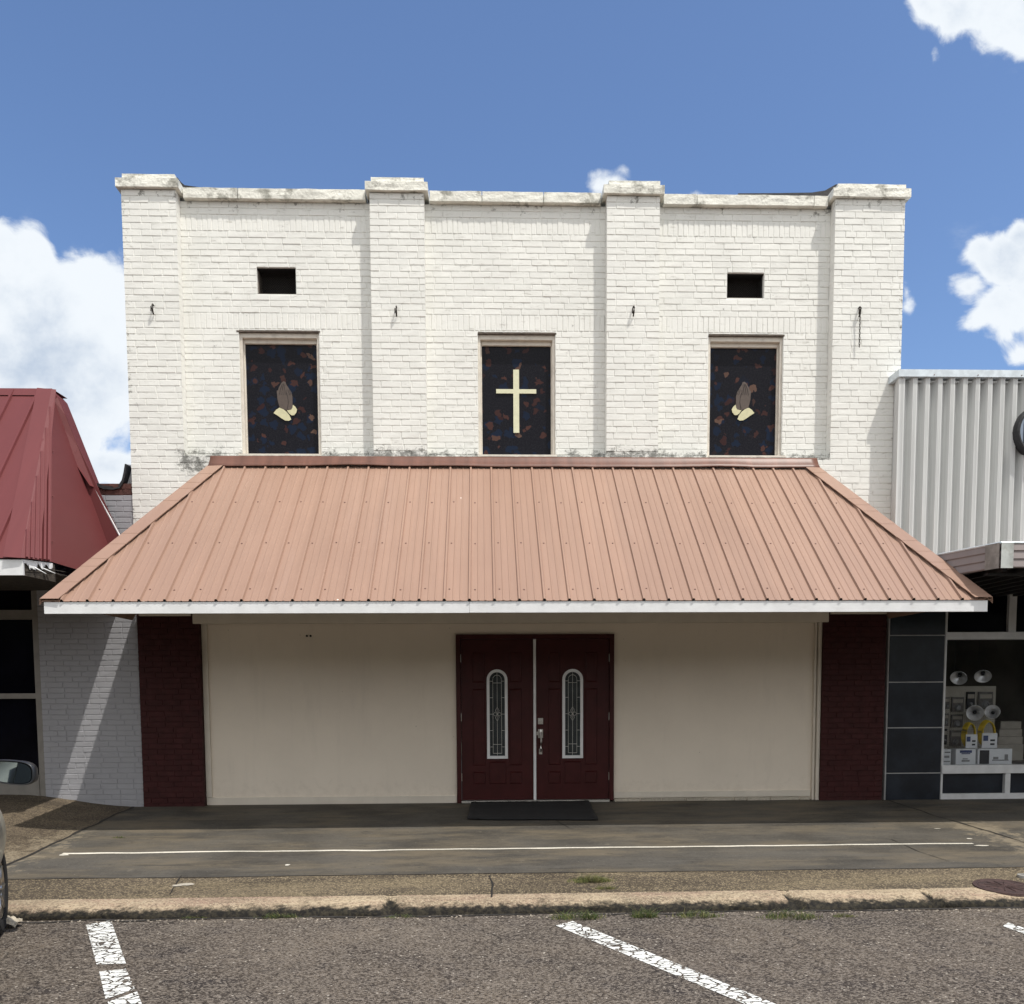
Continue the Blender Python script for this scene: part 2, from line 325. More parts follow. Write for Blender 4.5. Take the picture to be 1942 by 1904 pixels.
def m_concrete(name, c, speck=.0, specc=(.35, .3, .22), patch=.3, warm=None, bs=.5, sdens=(.5, .65), vs=70):
    m, t, pos, b, o = newmat(name)
    n1 = t.noise(pos, .9, 8, .62, .3); n2 = t.noise(pos, 5, 6, .65); n3 = t.noise(pos, 90, 3, .6); n4 = t.noise(t.v('MULTIPLY', pos, (.7, 2.2, 1)), 1.0, 7, .7)
    c1 = t.mix(t.ss(n1, .3, .7), sc(c, 1-patch), sc(c, 1+patch)); c1 = t.mix(t.m('MULTIPLY', t.ss(n2, .45, .75), .4), c1, sc(c, .72))
    gr = t.noise(pos, 38, 5, .8); c1 = t.mix(t.m('MULTIPLY', t.ss(gr, .50, .68), .6), c1, sc(c, 1.7)); c1 = t.mix(t.m('MULTIPLY', t.ss(gr, .46, .34), .6), c1, sc(c, .45))
    c1 = t.mix(t.m('MULTIPLY', t.ss(n3, .4, .7), .4), c1, sc(c, 1.4))
    if warm: c1 = t.mix(t.m('MULTIPLY', t.ss(n4, .42, .68), .75), c1, col4(warm))
    n6 = t.noise(t.v('MULTIPLY', pos, (.35, 3.2, 1)), 1.3, 8, .72); c1 = t.mix(t.m('MULTIPLY', t.ss(n6, .52, .70), .55), c1, sc(c, 1.75)); c1 = t.mix(t.m('MULTIPLY', t.ss(n6, .46, .34), .55), c1, sc(c, .6))
    xs3 = t.n('ShaderNodeSeparateXYZ', {0: pos}); n7 = t.noise(pos, 7, 9, .75)
    dl = t.m('MINIMUM', t.m('ABSOLUTE', t.m('ADD', xs3.outputs[0], 4.50)), t.m('ABSOLUTE', t.m('SUBTRACT', xs3.outputs[0], 5.45)))
    pe = t.m('MULTIPLY', t.ss(t.m('ADD', t.m('MULTIPLY', t.ss(dl, .55, .0), .20), n7), .60, .74), t.ss(xs3.outputs[1], -1.0, -1.9))
    c1 = t.mix(t.m('MULTIPLY', pe, .7), c1, (.24, .20, .14, 1)); c1 = t.mix(t.m('MULTIPLY', t.ss(n7, .60, .70), .5), c1, sc(c, 1.7)); c1 = t.mix(t.m('MULTIPLY', t.ss(n7, .42, .33), .5), c1, sc(c, .5))
    fl = t.vor(pos, 8.5); c1 = t.mix(t.m('MULTIPLY', t.m('LESS_THAN', fl, .05), .45), c1, (.30, .28, .25, 1))
    if speck:
        v = t.n('ShaderNodeTexVoronoi', {'Vector': pos, 'Scale': float(vs), 'Randomness': 1.0}); s_ = t.n('ShaderNodeSeparateColor', {0: v.outputs['Color']}).outputs[0]
        k = t.m('MULTIPLY', t.m('MULTIPLY', t.ss(s_, sdens[0], sdens[1]), t.m('SUBTRACT', 1.0, t.ss(v.outputs['Distance'], .25, .6))), t.ss(t.m('ADD', n2, t.m('MULTIPLY', n1, .6)), .45, .9))
        c1 = t.mix(t.m('MULTIPLY', k, speck), c1, col4(specc))
        dk = t.m('MULTIPLY', t.ss(s_, .30, .15), .55); c1 = t.mix(dk, c1, sc(c, .35))
    L(t, c1, b.inputs['Base Color']); b.inputs['Roughness'].default_value = .85; b.inputs['Specular IOR Level'].default_value = .3
    bump(t, b, t.m('ADD', t.m('MULTIPLY', n3, .5), t.m('MULTIPLY', n2, .8)), .012, bs); return m
M['walk'] = m_concrete('dark_worn_concrete', (.066, .060, .051), patch=.45, warm=(.155, .127, .088), bs=.6)
M['walkl'] = m_concrete('brown_worn_concrete', (.075, .058, .041), speck=.6, specc=(.28, .23, .15), patch=.45, warm=(.13, .10, .066), bs=.5)
M['aggr'] = m_concrete('exposed_aggregate', (.082, .064, .044), speck=.9, specc=(.36, .29, .18), patch=.45, warm=(.19, .15, .092), vs=70)
M['kerb'] = m_concrete('kerb_aggregate', (.31, .245, .165), speck=.8, specc=(.52, .44, .31), patch=.5, warm=(.29, .185, .14), vs=70)
M['line'] = m_concrete('pale_concrete_and_sunlit_lip', (.52, .49, .42), patch=.3, bs=.4)  # pale patches, and the sunlit slab lip painted as a strip

def m_kerb():
    m = M['kerb']; t = NT.__new__(NT); t.t = m.node_tree
    b = [n for n in t.t.nodes if n.type == 'BSDF_PRINCIPLED'][0]; src = b.inputs['Base Color'].links[0].from_socket
    geo = t.n('ShaderNodeNewGeometry'); pos = geo.outputs['Position']
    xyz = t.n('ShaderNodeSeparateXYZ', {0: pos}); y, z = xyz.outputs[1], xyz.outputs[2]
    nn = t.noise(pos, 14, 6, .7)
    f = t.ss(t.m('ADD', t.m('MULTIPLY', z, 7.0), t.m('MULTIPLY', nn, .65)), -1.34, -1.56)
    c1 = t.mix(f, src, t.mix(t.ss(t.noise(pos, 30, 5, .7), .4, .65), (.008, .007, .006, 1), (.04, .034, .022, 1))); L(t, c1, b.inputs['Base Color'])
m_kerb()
def m_asphalt():
    m, t, pos, b, o = newmat('coarse_asphalt')
    n1 = t.noise(pos, .7, 8, .62, .4); n2 = t.noise(pos, 3.5, 7, .7); n3 = t.noise(pos, 140, 2, .6)
    v = t.n('ShaderNodeTexVoronoi', {'Vector': pos, 'Scale': 88.0, 'Randomness': 1.0}); s_ = t.n('ShaderNodeSeparateColor', {0: v.outputs['Color']})
    v2 = t.n('ShaderNodeTexVoronoi', {'Vector': pos, 'Scale': 42.0, 'Randomness': 1.0}); s2 = t.n('ShaderNodeSeparateColor', {0: v2.outputs['Color']})
    base = t.mix(t.ss(n1, .3, .7), (.072, .058, .046, 1), (.145, .118, .092, 1))
    n8 = t.noise(t.v('ADD', t.v('MULTIPLY', pos, (.8, 1.1, 1)), (4, 9, 0)), .75, 3, .5, .6); base = t.mix(t.m('MULTIPLY', t.ss(n8, .52, .64), .5), base, (.045, .038, .034, 1)); base = t.mix(t.m('MULTIPLY', t.ss(n8, .46, .36), .5), base, (.17, .135, .10, 1))
    n5 = t.noise(t.v('ADD', pos, (11, 3, 0)), 1.6, 9, .68); base = t.mix(t.m('MULTIPLY', t.ss(n2, .50, .68), .55), base, (.030, .026, .028, 1)); base = t.mix(t.m('MULTIPLY', t.ss(n5, .53, .66), .75), base, (.024, .021, .024, 1)); base = t.mix(t.m('MULTIPLY', t.ss(n5, .46, .34), .6), base, (.18, .15, .118, 1))
    ce = t.vor(t.v('ADD', pos, t.v('MULTIPLY', t.v('SUBTRACT', t.n('ShaderNodeTexNoise', {'Vector': pos, 'Scale': 2.0, 'Detail': 6.0}).outputs['Color'], (.5, .5, .5)), (.8, .8, 0))), .33, 'DISTANCE_TO_EDGE')
    c1 = t.mix(t.m('MULTIPLY', t.ss(s_.outputs[0], .45, .8), .8), base, (.24, .205, .17, 1))
    c1 = t.mix(t.m('MULTIPLY', t.ss(s_.outputs[0], .35, .1), .8), c1, (.03, .024, .021, 1))
    k = t.m('MULTIPLY', t.ss(s2.outputs[1], .93, .97), t.m('SUBTRACT', 1.0, t.ss(v2.outputs['Distance'], .18, .4)))
    c1 = t.mix(k, c1, (.50, .45, .38, 1))
    c1 = t.mix(t.m('MULTIPLY', t.m('LESS_THAN', ce, .0022), .55), c1, (.018, .015, .013, 1))
    L(t, c1, b.inputs['Base Color']); b.inputs['Roughness'].default_value = .9; b.inputs['Specular IOR Level'].default_value = .25
    bump(t, b, t.m('ADD', t.m('MULTIPLY', t.m('SUBTRACT', 1.0, v.outputs['Distance']), 1.0), t.m('MULTIPLY', n2, .6)), .012, .8); return m
M['asphalt'] = m_asphalt()
def m_stripe():
    m, t, pos, b, o = newmat('cracked_white_road_paint')
    L(t, t.mix(t.ss(t.noise(pos, 30, 5), .3, .7), (.62, .62, .58, 1), (.84, .84, .80, 1)), b.inputs['Base Color']); b.inputs['Roughness'].default_value = .7
    d = t.v('ADD', pos, t.v('MULTIPLY', t.v('SUBTRACT', t.n('ShaderNodeTexNoise', {'Vector': pos, 'Scale': 25.0, 'Detail': 5.0}).outputs['Color'], (.5, .5, .5)), (.05, .05, 0)))
    e = t.vor(t.v('MULTIPLY', d, (11, 15, 1)), 1.0, 'DISTANCE_TO_EDGE'); n = t.noise(pos, 9, 8, .75); n2 = t.noise(pos, 45, 5, .7)
    al = t.m('MULTIPLY', t.m('GREATER_THAN', e, .06), t.m('LESS_THAN', t.m('ADD', t.m('MULTIPLY', n, .7), t.m('MULTIPLY', n2, .4)), .60))
    tr = t.n('ShaderNodeBsdfTransparent'); mx = t.n('ShaderNodeMixShader', {0: al}); L(t, tr.outputs[0], mx.inputs[1]); L(t, b.outputs[0], mx.inputs[2]); L(t, mx.outputs[0], o.inputs[0]); return m
M['stripe'] = m_stripe()
def m_glass(name, tint=(.75, .78, .8), refl=.035, dens=.0):
    m, t, pos, b, o = newmat(name)
    tr = t.n('ShaderNodeBsdfTransparent', {'Color': col4(tint)}); gl = t.n('ShaderNodeBsdfGlossy', {'Color': (1, 1, 1, 1), 'Roughness': .02})
    mx = t.n('ShaderNodeMixShader', {0: refl}); L(t, tr.outputs[0], mx.inputs[1]); L(t, gl.outputs[0], mx.inputs[2]); L(t, mx.outputs[0], o.inputs[0]); return m
M['glass'] = m_glass('shop_window_glass', (.93, .94, .95), refl=.012)
def m_dark(name, c, rough=.08, spec=.25):
    m, t, pos, b, o = newmat(name); n = t.noise(pos, 2.5, 6, .65)
    L(t, t.mix(t.ss(n, .35, .7), sc(c, .7), sc(c, 1.4)), b.inputs['Base Color'])
    b.inputs['Roughness'].default_value = rough; b.inputs['Specular IOR Level'].default_value = spec; return m
M['darkglass'] = m_dark('dark_window_glass', (.004, .004, .007), .1, .06)
M['aludark'] = mat('dull_bronze_frame', (.20, .185, .165), .5, .1, 8, .05, 60)
M['tile'] = m_dark('blue_black_wall_panel', (.015, .019, .027), .28, .35)
M['tilegrout'] = mat('pale_metal_joint', (.42, .42, .42), .5)
def m_stained():
    m, t, pos, b, o = newmat('stained_glass_film')
    d = t.v('ADD', pos, t.v('MULTIPLY', t.v('SUBTRACT', t.n('ShaderNodeTexNoise', {'Vector': pos, 'Scale': 11.0, 'Detail': 4.0}).outputs['Color'], (.5, .5, .5)), (.17, .0, .17)))
    v = t.n('ShaderNodeTexVoronoi', {'Vector': t.v('MULTIPLY', d, (1, 0, 1)), 'Scale': 8.2, 'Randomness': 1.0}); s_ = t.n('ShaderNodeSeparateColor', {0: v.outputs['Color']})
    v2 = t.n('ShaderNodeTexVoronoi', {'Vector': t.v('ADD', t.v('MULTIPLY', d, (1, 0, 1)), (5.3, 0, 2.1)), 'Scale': 8.5, 'Randomness': 1.0}); s2 = t.n('ShaderNodeSeparateColor', {0: v2.outputs['Color']})
    base = t.mix(t.ss(t.noise(pos, 60, 4), .4, .7), (.006, .006, .010, 1), (.014, .014, .018, 1))
    base = t.mix(t.m('MULTIPLY', t.m('MULTIPLY', t.ss(s2.outputs[0], .50, .56), t.m('LESS_THAN', v2.outputs['Distance'], .45)), .8), base, (.007, .015, .036, 1))
    oc = t.mix(s_.outputs[2], (.066, .030, .025, 1), (.030, .013, .014, 1)); oc = t.mix(t.ss(s_.outputs[1], .85, .95), oc, (.11, .066, .05, 1))
    c1 = t.mix(t.m('MULTIPLY', t.ss(s_.outputs[0], .38, .42), t.m('LESS_THAN', v.outputs['Distance'], .33)), base, oc)
    L(t, c1, b.inputs['Base Color']); b.inputs['Roughness'].default_value = .3; b.inputs['Specular IOR Level'].default_value = .12; return m
M['stained'] = m_stained()
M['cross'] = mat('pale_yellow_glass_paint', (.66, .65, .46), .5, .05, 20)
M['cuff'] = mat('cream_cuff_paint', (.60, .57, .36), .5, .06, 30)
M['skin'] = mat('brown_hand_paint', (.085, .062, .05), .5, .08, 30)
M['skinline'] = mat('dark_hand_outline', (.03, .022, .02), .6, .1)
M['windowframe'] = mat('weathered_window_frame', (.70, .65, .57), .7, .05, 12, .3, 50, dirt=.3, dcol=(.3, .26, .23), dscale=7)
M['lintel'] = mat('rusted_lintel', (.10, .08, .065), .9, .3, 20, .6, 80)
M['weed'] = mat('green_weed_blade', (.075, .11, .03), .7, .35, 40)
M['weeddry'] = mat('dry_weed_blade', (.19, .185, .065), .8, .3, 40)

# ================================================================== GROUND
ROAD = -.314
def wz(x, y):      # sidewalk height
    tt = max(0.0, -y); z = -.055*tt
    if x < -4.4:
        k = min(1.0, (-4.4-x)/1.5); k = k*k*(3-2*k); z += .17*k*max(0.0, 1-tt/4.2)
    return z + .004*noise.noise(Vector((x*1.3, y*1.3, 0)))
def sheet(name, xs, ys, zf, m):
    mb = MB(); n = len(xs)
    for y in ys:
        for x in xs: mb.V.append((x, y, zf(x, y)))
    for j in range(len(ys)-1):
        for i in range(n-1): mb.Fc.append((j*n+i, j*n+i+1, (j+1)*n+i+1, (j+1)*n+i)); mb.M.append(0)
    return struct(mb.build(name, m, smooth=True))
def lin(a, b, n): return [a+(b-a)*i/n for i in range(n+1)]
KF = -4.40      # kerb front Y
struct(MB().poly([(-600, KF+.02, ROAD), (-600, -600, ROAD), (600, -600, ROAD), (600, KF+.02, ROAD)][::-1]).build('road', M['asphalt'], fixn=False)).data.flip_normals()
for p in bpy.data.objects['road'].data.polygons:
    if p.normal.z < 0: bpy.data.objects['road'].data.flip_normals(); break
sheet('ground', [-600, 600], [14, 600], lambda x, y: -.5, mat('dry_grass_ground', (.10, .10, .05), .9, .3, 1))
YA, YB = -3.45, -4.09
sheet('sidewalk', lin(-4.42, 5.34, 60), lin(-3.45, .25, 22), wz, M['walk'])
sheet('sidewalk_left', lin(-20, -4.42, 60), lin(-3.45, .3, 22), wz, M['walkl'])
sheet('sidewalk_right', lin(5.34, 20, 60), lin(-3.45, .3, 22), wz, M['walk'])
sheet('sidewalk_edge', lin(-20, 20, 160), lin(-4.09, -3.45, 4), wz, M['aggr'])
# kerb: rounded section, chipped and cracked
mb = MB(); xs = lin(-20, 20, 900); cracks = [X(745, 1715, -4.3), X(1502, 1715, -4.3), X(1775, 1715, -4.3), X(648, 1715, -4.3)-3.1, 9.4, -7.7]
sec = [(-4.08, 0), (-4.16, .002), (-4.25, .0), (-4.31, -.008), (-4.36, -.024), (-4.39, -.050), (-4.40, -.085), (-4.405, -.16)]
for x in xs:
    dcr = min(abs(x-c-.02*math.sin(3*c)) for c in cracks)
    for k, (y, dz) in enumerate(sec):
        nn = noise.noise(Vector((x*2.2, k*.7, 1.5))); n2 = noise.noise(Vector((x*11, k*1.3, 4.0)))
        edge = 0 if k < 2 else (.6 if k < 4 else 1)
        yy_ = y + edge*(.028*nn+.014*n2); zz = wz(x, y)*(1 if k == 0 else 1) + dz + edge*(.010*nn+.006*n2)
        if x < -4.4: zz = -.055*abs(y) + dz + edge*(.010*nn+.006*n2)
        if dcr < .05 and k > 0: zz -= .07*(1-dcr/.05); yy_ += .07*edge*(1-dcr/.05)
        if k == len(sec)-1: zz = ROAD-.03
        mb.V.append((x, yy_, zz))
n = len(sec)
for i in range(len(xs)-1):
    for k in range(n-1): mb.Fc.append((i*n+k, (i+1)*n+k, (i+1)*n+k+1, i*n+k+1)); mb.M.append(0)
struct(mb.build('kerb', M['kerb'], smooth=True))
# pale ribbon painted for the sunlit step at a slab joint, and cracks
def ribbon(name, pts, wid, m, dz=.004, jit=.3, sub=24, zf=wz):
    mb = MB(); P = []
    for a, b in zip(pts[:-1], pts[1:]):
        for i in range(sub): P.append(Vector(a).lerp(Vector(b), i/sub))
    P.append(Vector(pts[-1])); i0 = len(mb.V)
    for k, p in enumerate(P):
        d = (P[min(k+1, len(P)-1)]-P[max(k-1, 0)]); d = Vector((d.x, d.y, 0)).normalized(); nrm = Vector((-d.y, d.x, 0))
        o = noise.noise(Vector((p.x*3.1, p.y*3.1, 7)))*wid*jit*2
        w_ = wid*(1+jit*1.4*noise.noise(Vector((p.x*5, p.y*5, 3))))
        for s_ in (-.5, .5):
            q = p+nrm*(o+s_*w_); mb.V.append((q.x, q.y, zf(q.x, q.y)+dz))
    for k in range(len(P)-1): mb.Fc.append((2*k, 2*k+2, 2*k+3, 2*k+1)); mb.M.append(0)
    o = mb.build(name, m, fixn=False)
    for p in o.data.polygons:
        if p.normal.z < 0: o.data.flip_normals(); break
    return struct(o)
M['crack'] = mat('dirt_filled_crack', (.018, .015, .012), .95, .3, 30)
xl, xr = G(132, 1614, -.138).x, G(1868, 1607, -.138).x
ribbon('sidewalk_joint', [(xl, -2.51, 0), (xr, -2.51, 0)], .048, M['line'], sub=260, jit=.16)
ribbon('sidewalk_joint', [(-20, -3.455, 0), (20, -3.455, 0)], .012, M['crack'], sub=400, jit=.4)
ribbon('sidewalk_joint', [(-4.42, .0, 0), (-4.42, -3.45, 0)], .035, M['crack'], sub=60, jit=.6)
ribbon('sidewalk_joint', [(5.22, -.02, 0), (5.30, -1.2, 0), (5.45, -2.2, 0), (5.5, -3.45, 0)], .022, M['crack'], sub=30, jit=.8)
def gp(px, py):   # photo pixel to point on the walk surface
    z = -.1
    for _ in range(8): p = G(px, py, z); z = -.055*max(0, -p.y)
    return (p.x, p.y, 0)
ribbon('sidewalk_crack', [gp(930, 1661), gp(934, 1680), gp(931, 1702)], .016, M['crack'], sub=12, jit=.8)
ribbon('sidewalk_crack', [gp(1690, 1592), gp(1742, 1615), gp(1800, 1634)], .008, M['crack'], sub=12, jit=.8)
ribbon('sidewalk_crack', [gp(1055, 1557), gp(1078, 1570)], .010, M['crack'], sub=12, jit=.8)
ribbon('sidewalk_crack', [gp(322, 1697), gp(336, 1672), gp(345, 1660)], .010, M['crack'], sub=12, jit=.8)
def blobpatch(name, px, py, rx, ry, m, dz=.006, seed=0, zf=wz):
    c = gp(px, py); mb = MB(); pts = []
    for i in range(28):
        a = 2*math.pi*i/28; k = 1+.45*noise.noise(Vector((math.cos(a)*1.6, math.sin(a)*1.6, seed*3.7)))
        x, y = c[0]+rx*math.cos(a)*k, c[1]+ry*math.sin(a)*k; pts.append((x, y, zf(x, y)+dz))
    mb.poly(pts); return struct(mb.build(name, m, fixn=False))
M['spall'] = m_concrete('fresh_broken_concrete', (.42, .38, .31), patch=.2, bs=.6)
blobpatch('sidewalk_patch', 350, 1678, .075, .045, M['spall'], seed=1); blobpatch('sidewalk_patch', 336, 1680, .04, .03, M['spall'], seed=2)
for k, (a, b_, r1, r2) in enumerate([(545, 1641, .022, .03), (1862, 1604, .07, .02), (1838, 1591, .03, .018), (120, 1622, .05, .02), (1778, 1572, .035, .012)]):
    blobpatch('sidewalk_patch', a, b_, r1, r2, M['line'], .005, seed=3+k)
# unseen trees added behind the viewer to dim the low sky (reflects in shop glass)
mb = MB(); xs_ = lin(-120, 120, 160)
def tl(x): return 3.4+1.2*noise.noise(Vector((x*.13, 0, 1)))+1.6*noise.noise(Vector((x*.45, 2, 1)))
rows = 10; 
for j in range(rows+1):
    for x in xs_:
        a = math.pi*j/rows; mb.V.append((x, -36-5*math.sin(a)*-1*(1 if j < rows else 1)+1.8*noise.noise(Vector((x*.4, j*.9, 3))), ROAD+ (tl(x)*(j/rows) if j < rows else tl(x)*.98)))
for j in range(rows):
    for i in range(len(xs_)-1): k = j*len(xs_)+i; mb.Fc.append((k, k+1, k+len(xs_)+1, k+len(xs_))); mb.M.append(0)
o = mb.build('sky_blocker_trees', mat('sky_blocker_foliage', (.045, .06, .025), .9, .5, 1.2, .9, 3), smooth=True); o.modifiers.new('s', 'SOLIDIFY').thickness = 4.0; o['kind'] = 'stuff'
# painted bay lines
def quadR(name, pts, m, dz=.004):
    mb = MB(); q = [G(a, b_, ROAD+dz) for a, b_ in pts]
    # subdivide for nothing, keep flat
    mb.poly(q); o = mb.build(name, m, fixn=False)
    if o.data.polygons[0].normal.z < 0: o.data.flip_normals()
    return struct(o)
quadR('road_marking', [(163, 1753.7), (210.7, 1745.4), (239, 1827), (183, 1828.7)], M['stripe'])
quadR('road_marking', [(188, 1842), (239, 1837), (256.7, 1877), (200, 1894)], M['stripe'])
quadR('road_marking', [(204, 1900), (260, 1880), (300, 1985), (240, 1985)], M['stripe'])
quadR('road_marking', [(1054, 1755), (1086, 1746.5), (1560, 1940), (1500, 1940)], M['stripe'])
quadR('road_marking', [(1902, 1756), (1912, 1749.5), (2300, 1880), (2240, 1880)], M['stripe'])
M['oil'] = mat('dark_gutter_dirt', (.03, .026, .022), .95, .5, 12)
ribbon('gutter_dirt', [(-20, KF-.02, 0), (20, KF-.02, 0)], .035, M['oil'], sub=500, jit=.9, zf=lambda x, y: ROAD, dz=.005)

# ================================================================== MAIN BUILDING
main = thing('church_building', 'white painted brick two storey building with maroon double doors and three stained glass windows', 'building', (.5, 0, 0))
BX0, BX1 = -4.292, 5.254
PIL = [(-4.292, -3.647), (-1.328, -.672), (1.558, 2.207), (4.383, 5.254)]
PY = .15; ZL = 4.322; ZC = 7.406; ZTOP = 7.451
# openings on the recessed panels
def rect(px0, px1, py0, py1, Y):
    ym = (py0+py1)/2; return (X(px0, ym, Y), X(px1, ym, Y), Z((px0+px1)/2, py1, Y), Z((px0+px1)/2, py0, Y))
wins = [rect(460, 607, 632, 862, PY), rect(907, 1052, 636, 863, PY), rect(1344, 1484, 637, 863, PY)]
wins = [(X(p_[0], 760, .26)-.052, X(p_[1], 760, .26)+.048, 4.365, 5.885) for p_ in ((469, 603), (915, 1044.5), (1346, 1471))]
vents = [rect(487, 561, 507, 557.5, PY), rect(1379, 1449, 517.5, 565, PY)]
holes = wins+vents
mb = MB()
for (a, b) in [(PIL[0][1], PIL[1][0]), (PIL[1][1], PIL[2][0]), (PIL[2][1], PIL[3][0])]:
    brick_face(mb, (0, PY, 0), (1, 0, 0), (0, -1, 0), a, b, ZL, ZC, holes=holes, soldiers=[(5.905, 6.095), (7.06, 7.25)])
patches(mb, PIL[0][1]-.3, PIL[3][0]+.3, ZL, ZC, holes, PY+.012, .40)
# band below the windows, flush with the pilasters
brick_face(mb, (0, 0, 0), (1, 0, 0), (0, -1, 0), BX0, BX1, 2.44, ZL)
mb.box(BX0+.002, BX1-.002, .007, .40, 2.44, ZL-.001)
for (a, b) in [(PIL[0][1], PIL[1][0]), (PIL[1][1], PIL[2][0]), (PIL[2][1], PIL[3][0])]:
    mb.box(a, b, .0, PY+.01, ZL-.003, ZL+.012)
mb.box(BX0+.01, BX0+.31, .41, 14, 0, 7.38); mb.box(BX1-.31, BX1-.01, .41, 14, 0, 7.38)
mb.box(BX0+.32, BX1-.32, 13.7, 14, 0, 6.5)
mb.build('wall', M['white'], main)
for (a, b) in PIL:
    mb = MB(); brick_face(mb, (0, 0, 0), (1, 0, 0), (0, -1, 0), a, b, ZL, ZTOP)
    mb.box(a+.001, b-.001, .007, PY-.001, ZL+.001, ZTOP)
    if a > -4: brick_face(mb, (a, 0, 0), (0, 1, 0), (-1, 0, 0), 0, PY, ZL, ZTOP, ln=.6, dep=.003, jit=.001)
    if b < 5: brick_face(mb, (b, 0, 0), (0, 1, 0), (1, 0, 0), 0, PY, ZL, ZTOP, ln=.6, dep=.003, jit=.001)
    if a < -4: mb.box(a+.002, a+.3, PY, .42, ZL, ZTOP)
    if b > 5: mb.box(b-.3, b-.002, PY, .42, ZL, ZTOP)
    mb.build('pilaster', M['white'], main)
def rough_box(mb, x0, x1, y0, y1, z0, z1, seed, amp=.010, nx=None, mi=0):
    nx = nx or max(2, int((x1-x0)/.05)); ys = [y0, (y0+y1)/2, y1]; zs = [z0, z0+(z1-z0)*.33, z0+(z1-z0)*.66, z1]
    loop = [(y0, z) for z in zs]+[((y0+y1)/2, z1), (y1, z1), (y1, z0), ((y0+y1)/2, z0)]; base = len(mb.V); k = len(loop)
    for i in range(nx+1):
        x = x0+(x1-x0)*i/nx
        for j, (y, z) in enumerate(loop):
            q = Vector((x*5, j*1.7, seed)); a = noise.noise(q)*amp; b_ = noise.noise(q+Vector((9, 3, 1)))*amp*.8
            mb.V.append((x, y+a, z+b_))
    for i in range(nx):
        for j in range(k): j2 = (j+1) % k; mb.Fc.append((base+i*k+j, base+(i+1)*k+j, base+(i+1)*k+j2, base+i*k+j2)); mb.M.append(mi)
    mb.Fc.append(tuple(base+j for j in range(k))); mb.M.append(mi); mb.Fc.append(tuple(base+nx*k+j for j in range(k))); mb.M.append(mi)
for i, (a, b) in enumerate(PIL):
    mb = MB(); ov = .048
    rough_box(mb, a-ov, b+ov, -.050, .48, ZTOP+.006, ZTOP+.105, i*3.1, .006)
    rough_box(mb, a+.02, b-.0, -.01, .44, ZTOP+.108, ZTOP+.172, i*3.1+9, .005)
    mb.build('pilaster_cap', M['coping'], main)
bays = [(PIL[0][1]+.06, PIL[1][0]-.06, [451]), (PIL[1][1]+.06, PIL[2][0]-.06, [914, 1031]), (PIL[2][1]+.06, PIL[3][0]-.06, [1322, 1544])]
for i, (a, b, jn) in enumerate(bays):
    mb = MB(); cuts = [a]+[X(j, 372, .08) for j in jn]+[b]
    for k in range(len(cuts)-1): rough_box(mb, cuts[k]+.004, cuts[k+1]-.004, .075, .50, ZC, ZC+.118, 40+i*5+k*2, .006)
    mb.box(a, b, .12, .46, ZC+.002, ZC+.095)
    mb.build('coping', M['coping'], main)
# roof membrane seen behind caps
mb = MB()
mb.prism([*[tuple(W(a_, b_, .46)) for a_, b_ in ((331, 360), (331, 335), (337, 337), (343, 345), (350, 351), (372, 354), (400, 358), (400, 364))]], (0, .25, 0))
mb.prism([*[tuple(W(a_, b_, .46)) for a_, b_ in ((1400, 376), (1400, 366.5), (1480, 366), (1540, 365), (1565, 361), (1577, 354), (1586, 349), (1592, 352), (1592, 376))]], (0, .25, 0))
mb.prism([*[tuple(W(a_, b_, .46)) for a_, b_ in ((1700, 370), (1700, 352), (1709, 353), (1714, 360), (1716, 370))]], (0, .1, 0))
mb.box(BX0+.32, BX1-.32, .5, 13.6, 6.9, 6.95)
mb.build('roof', M['tar'], main)
# upper windows
hands = None
def hand_art(cx, z, Y, parent, flip):
    f = -1 if flip else 1; u = .001*1.0
    def P(x, y): return (cx+f*x, Y, z+y)   # metres, origin at wrist centre
    mb = MB(); K = .00332   # from zoomed pixels to metres (pixel of the crop)
    def pts(l, yo=0): return [(cx+f*(x-742)/4.757/1.545/149.5*1.0, Y-yo, z-(y-1190)/4.757/1.545/149.5) for x, y in l]
    back = [(632, 935), (650, 925), (662, 890), (700, 825), (730, 805), (755, 815), (765, 850), (800, 900), (830, 950), (845, 1010), (843, 1170), (800, 1195), (778, 1180), (770, 1196), (690, 1170), (664, 1150), (640, 1050)]
    mb.prism(pts(back), (0, -.006, 0), 0)
    for l in ([(668, 985), (685, 905), (712, 840)], [(700, 985), (712, 900), (732, 835)], [(728, 985), (738, 900), (748, 850)], [(757, 985), (760, 920)], [(800, 905), (830, 980)], [(785, 920), (808, 985)], [(768, 1190), (790, 1080), (778, 1000), (765, 960)]):
        mb.tube(pts(l, .007), .0034, 5, 1)
    mb.build('praying_hands', [M['skin'], M['skinline']], parent)
    mb = MB()
    mb.prism(pts([(583, 1235), (620, 1190), (665, 1162), (720, 1185), (760, 1215), (800, 1265), (822, 1318), (790, 1338), (740, 1335), (690, 1305), (640, 1270)], .007), (0, -.006, 0))
    mb.prism(pts([(765, 1195), (795, 1195), (825, 1188), (842, 1165), (850, 1122), (880, 1145), (905, 1185), (895, 1225), (865, 1262), (830, 1265), (795, 1240)], .007), (0, -.006, 0))
    mb.build('cuff', M['cuff'], parent)
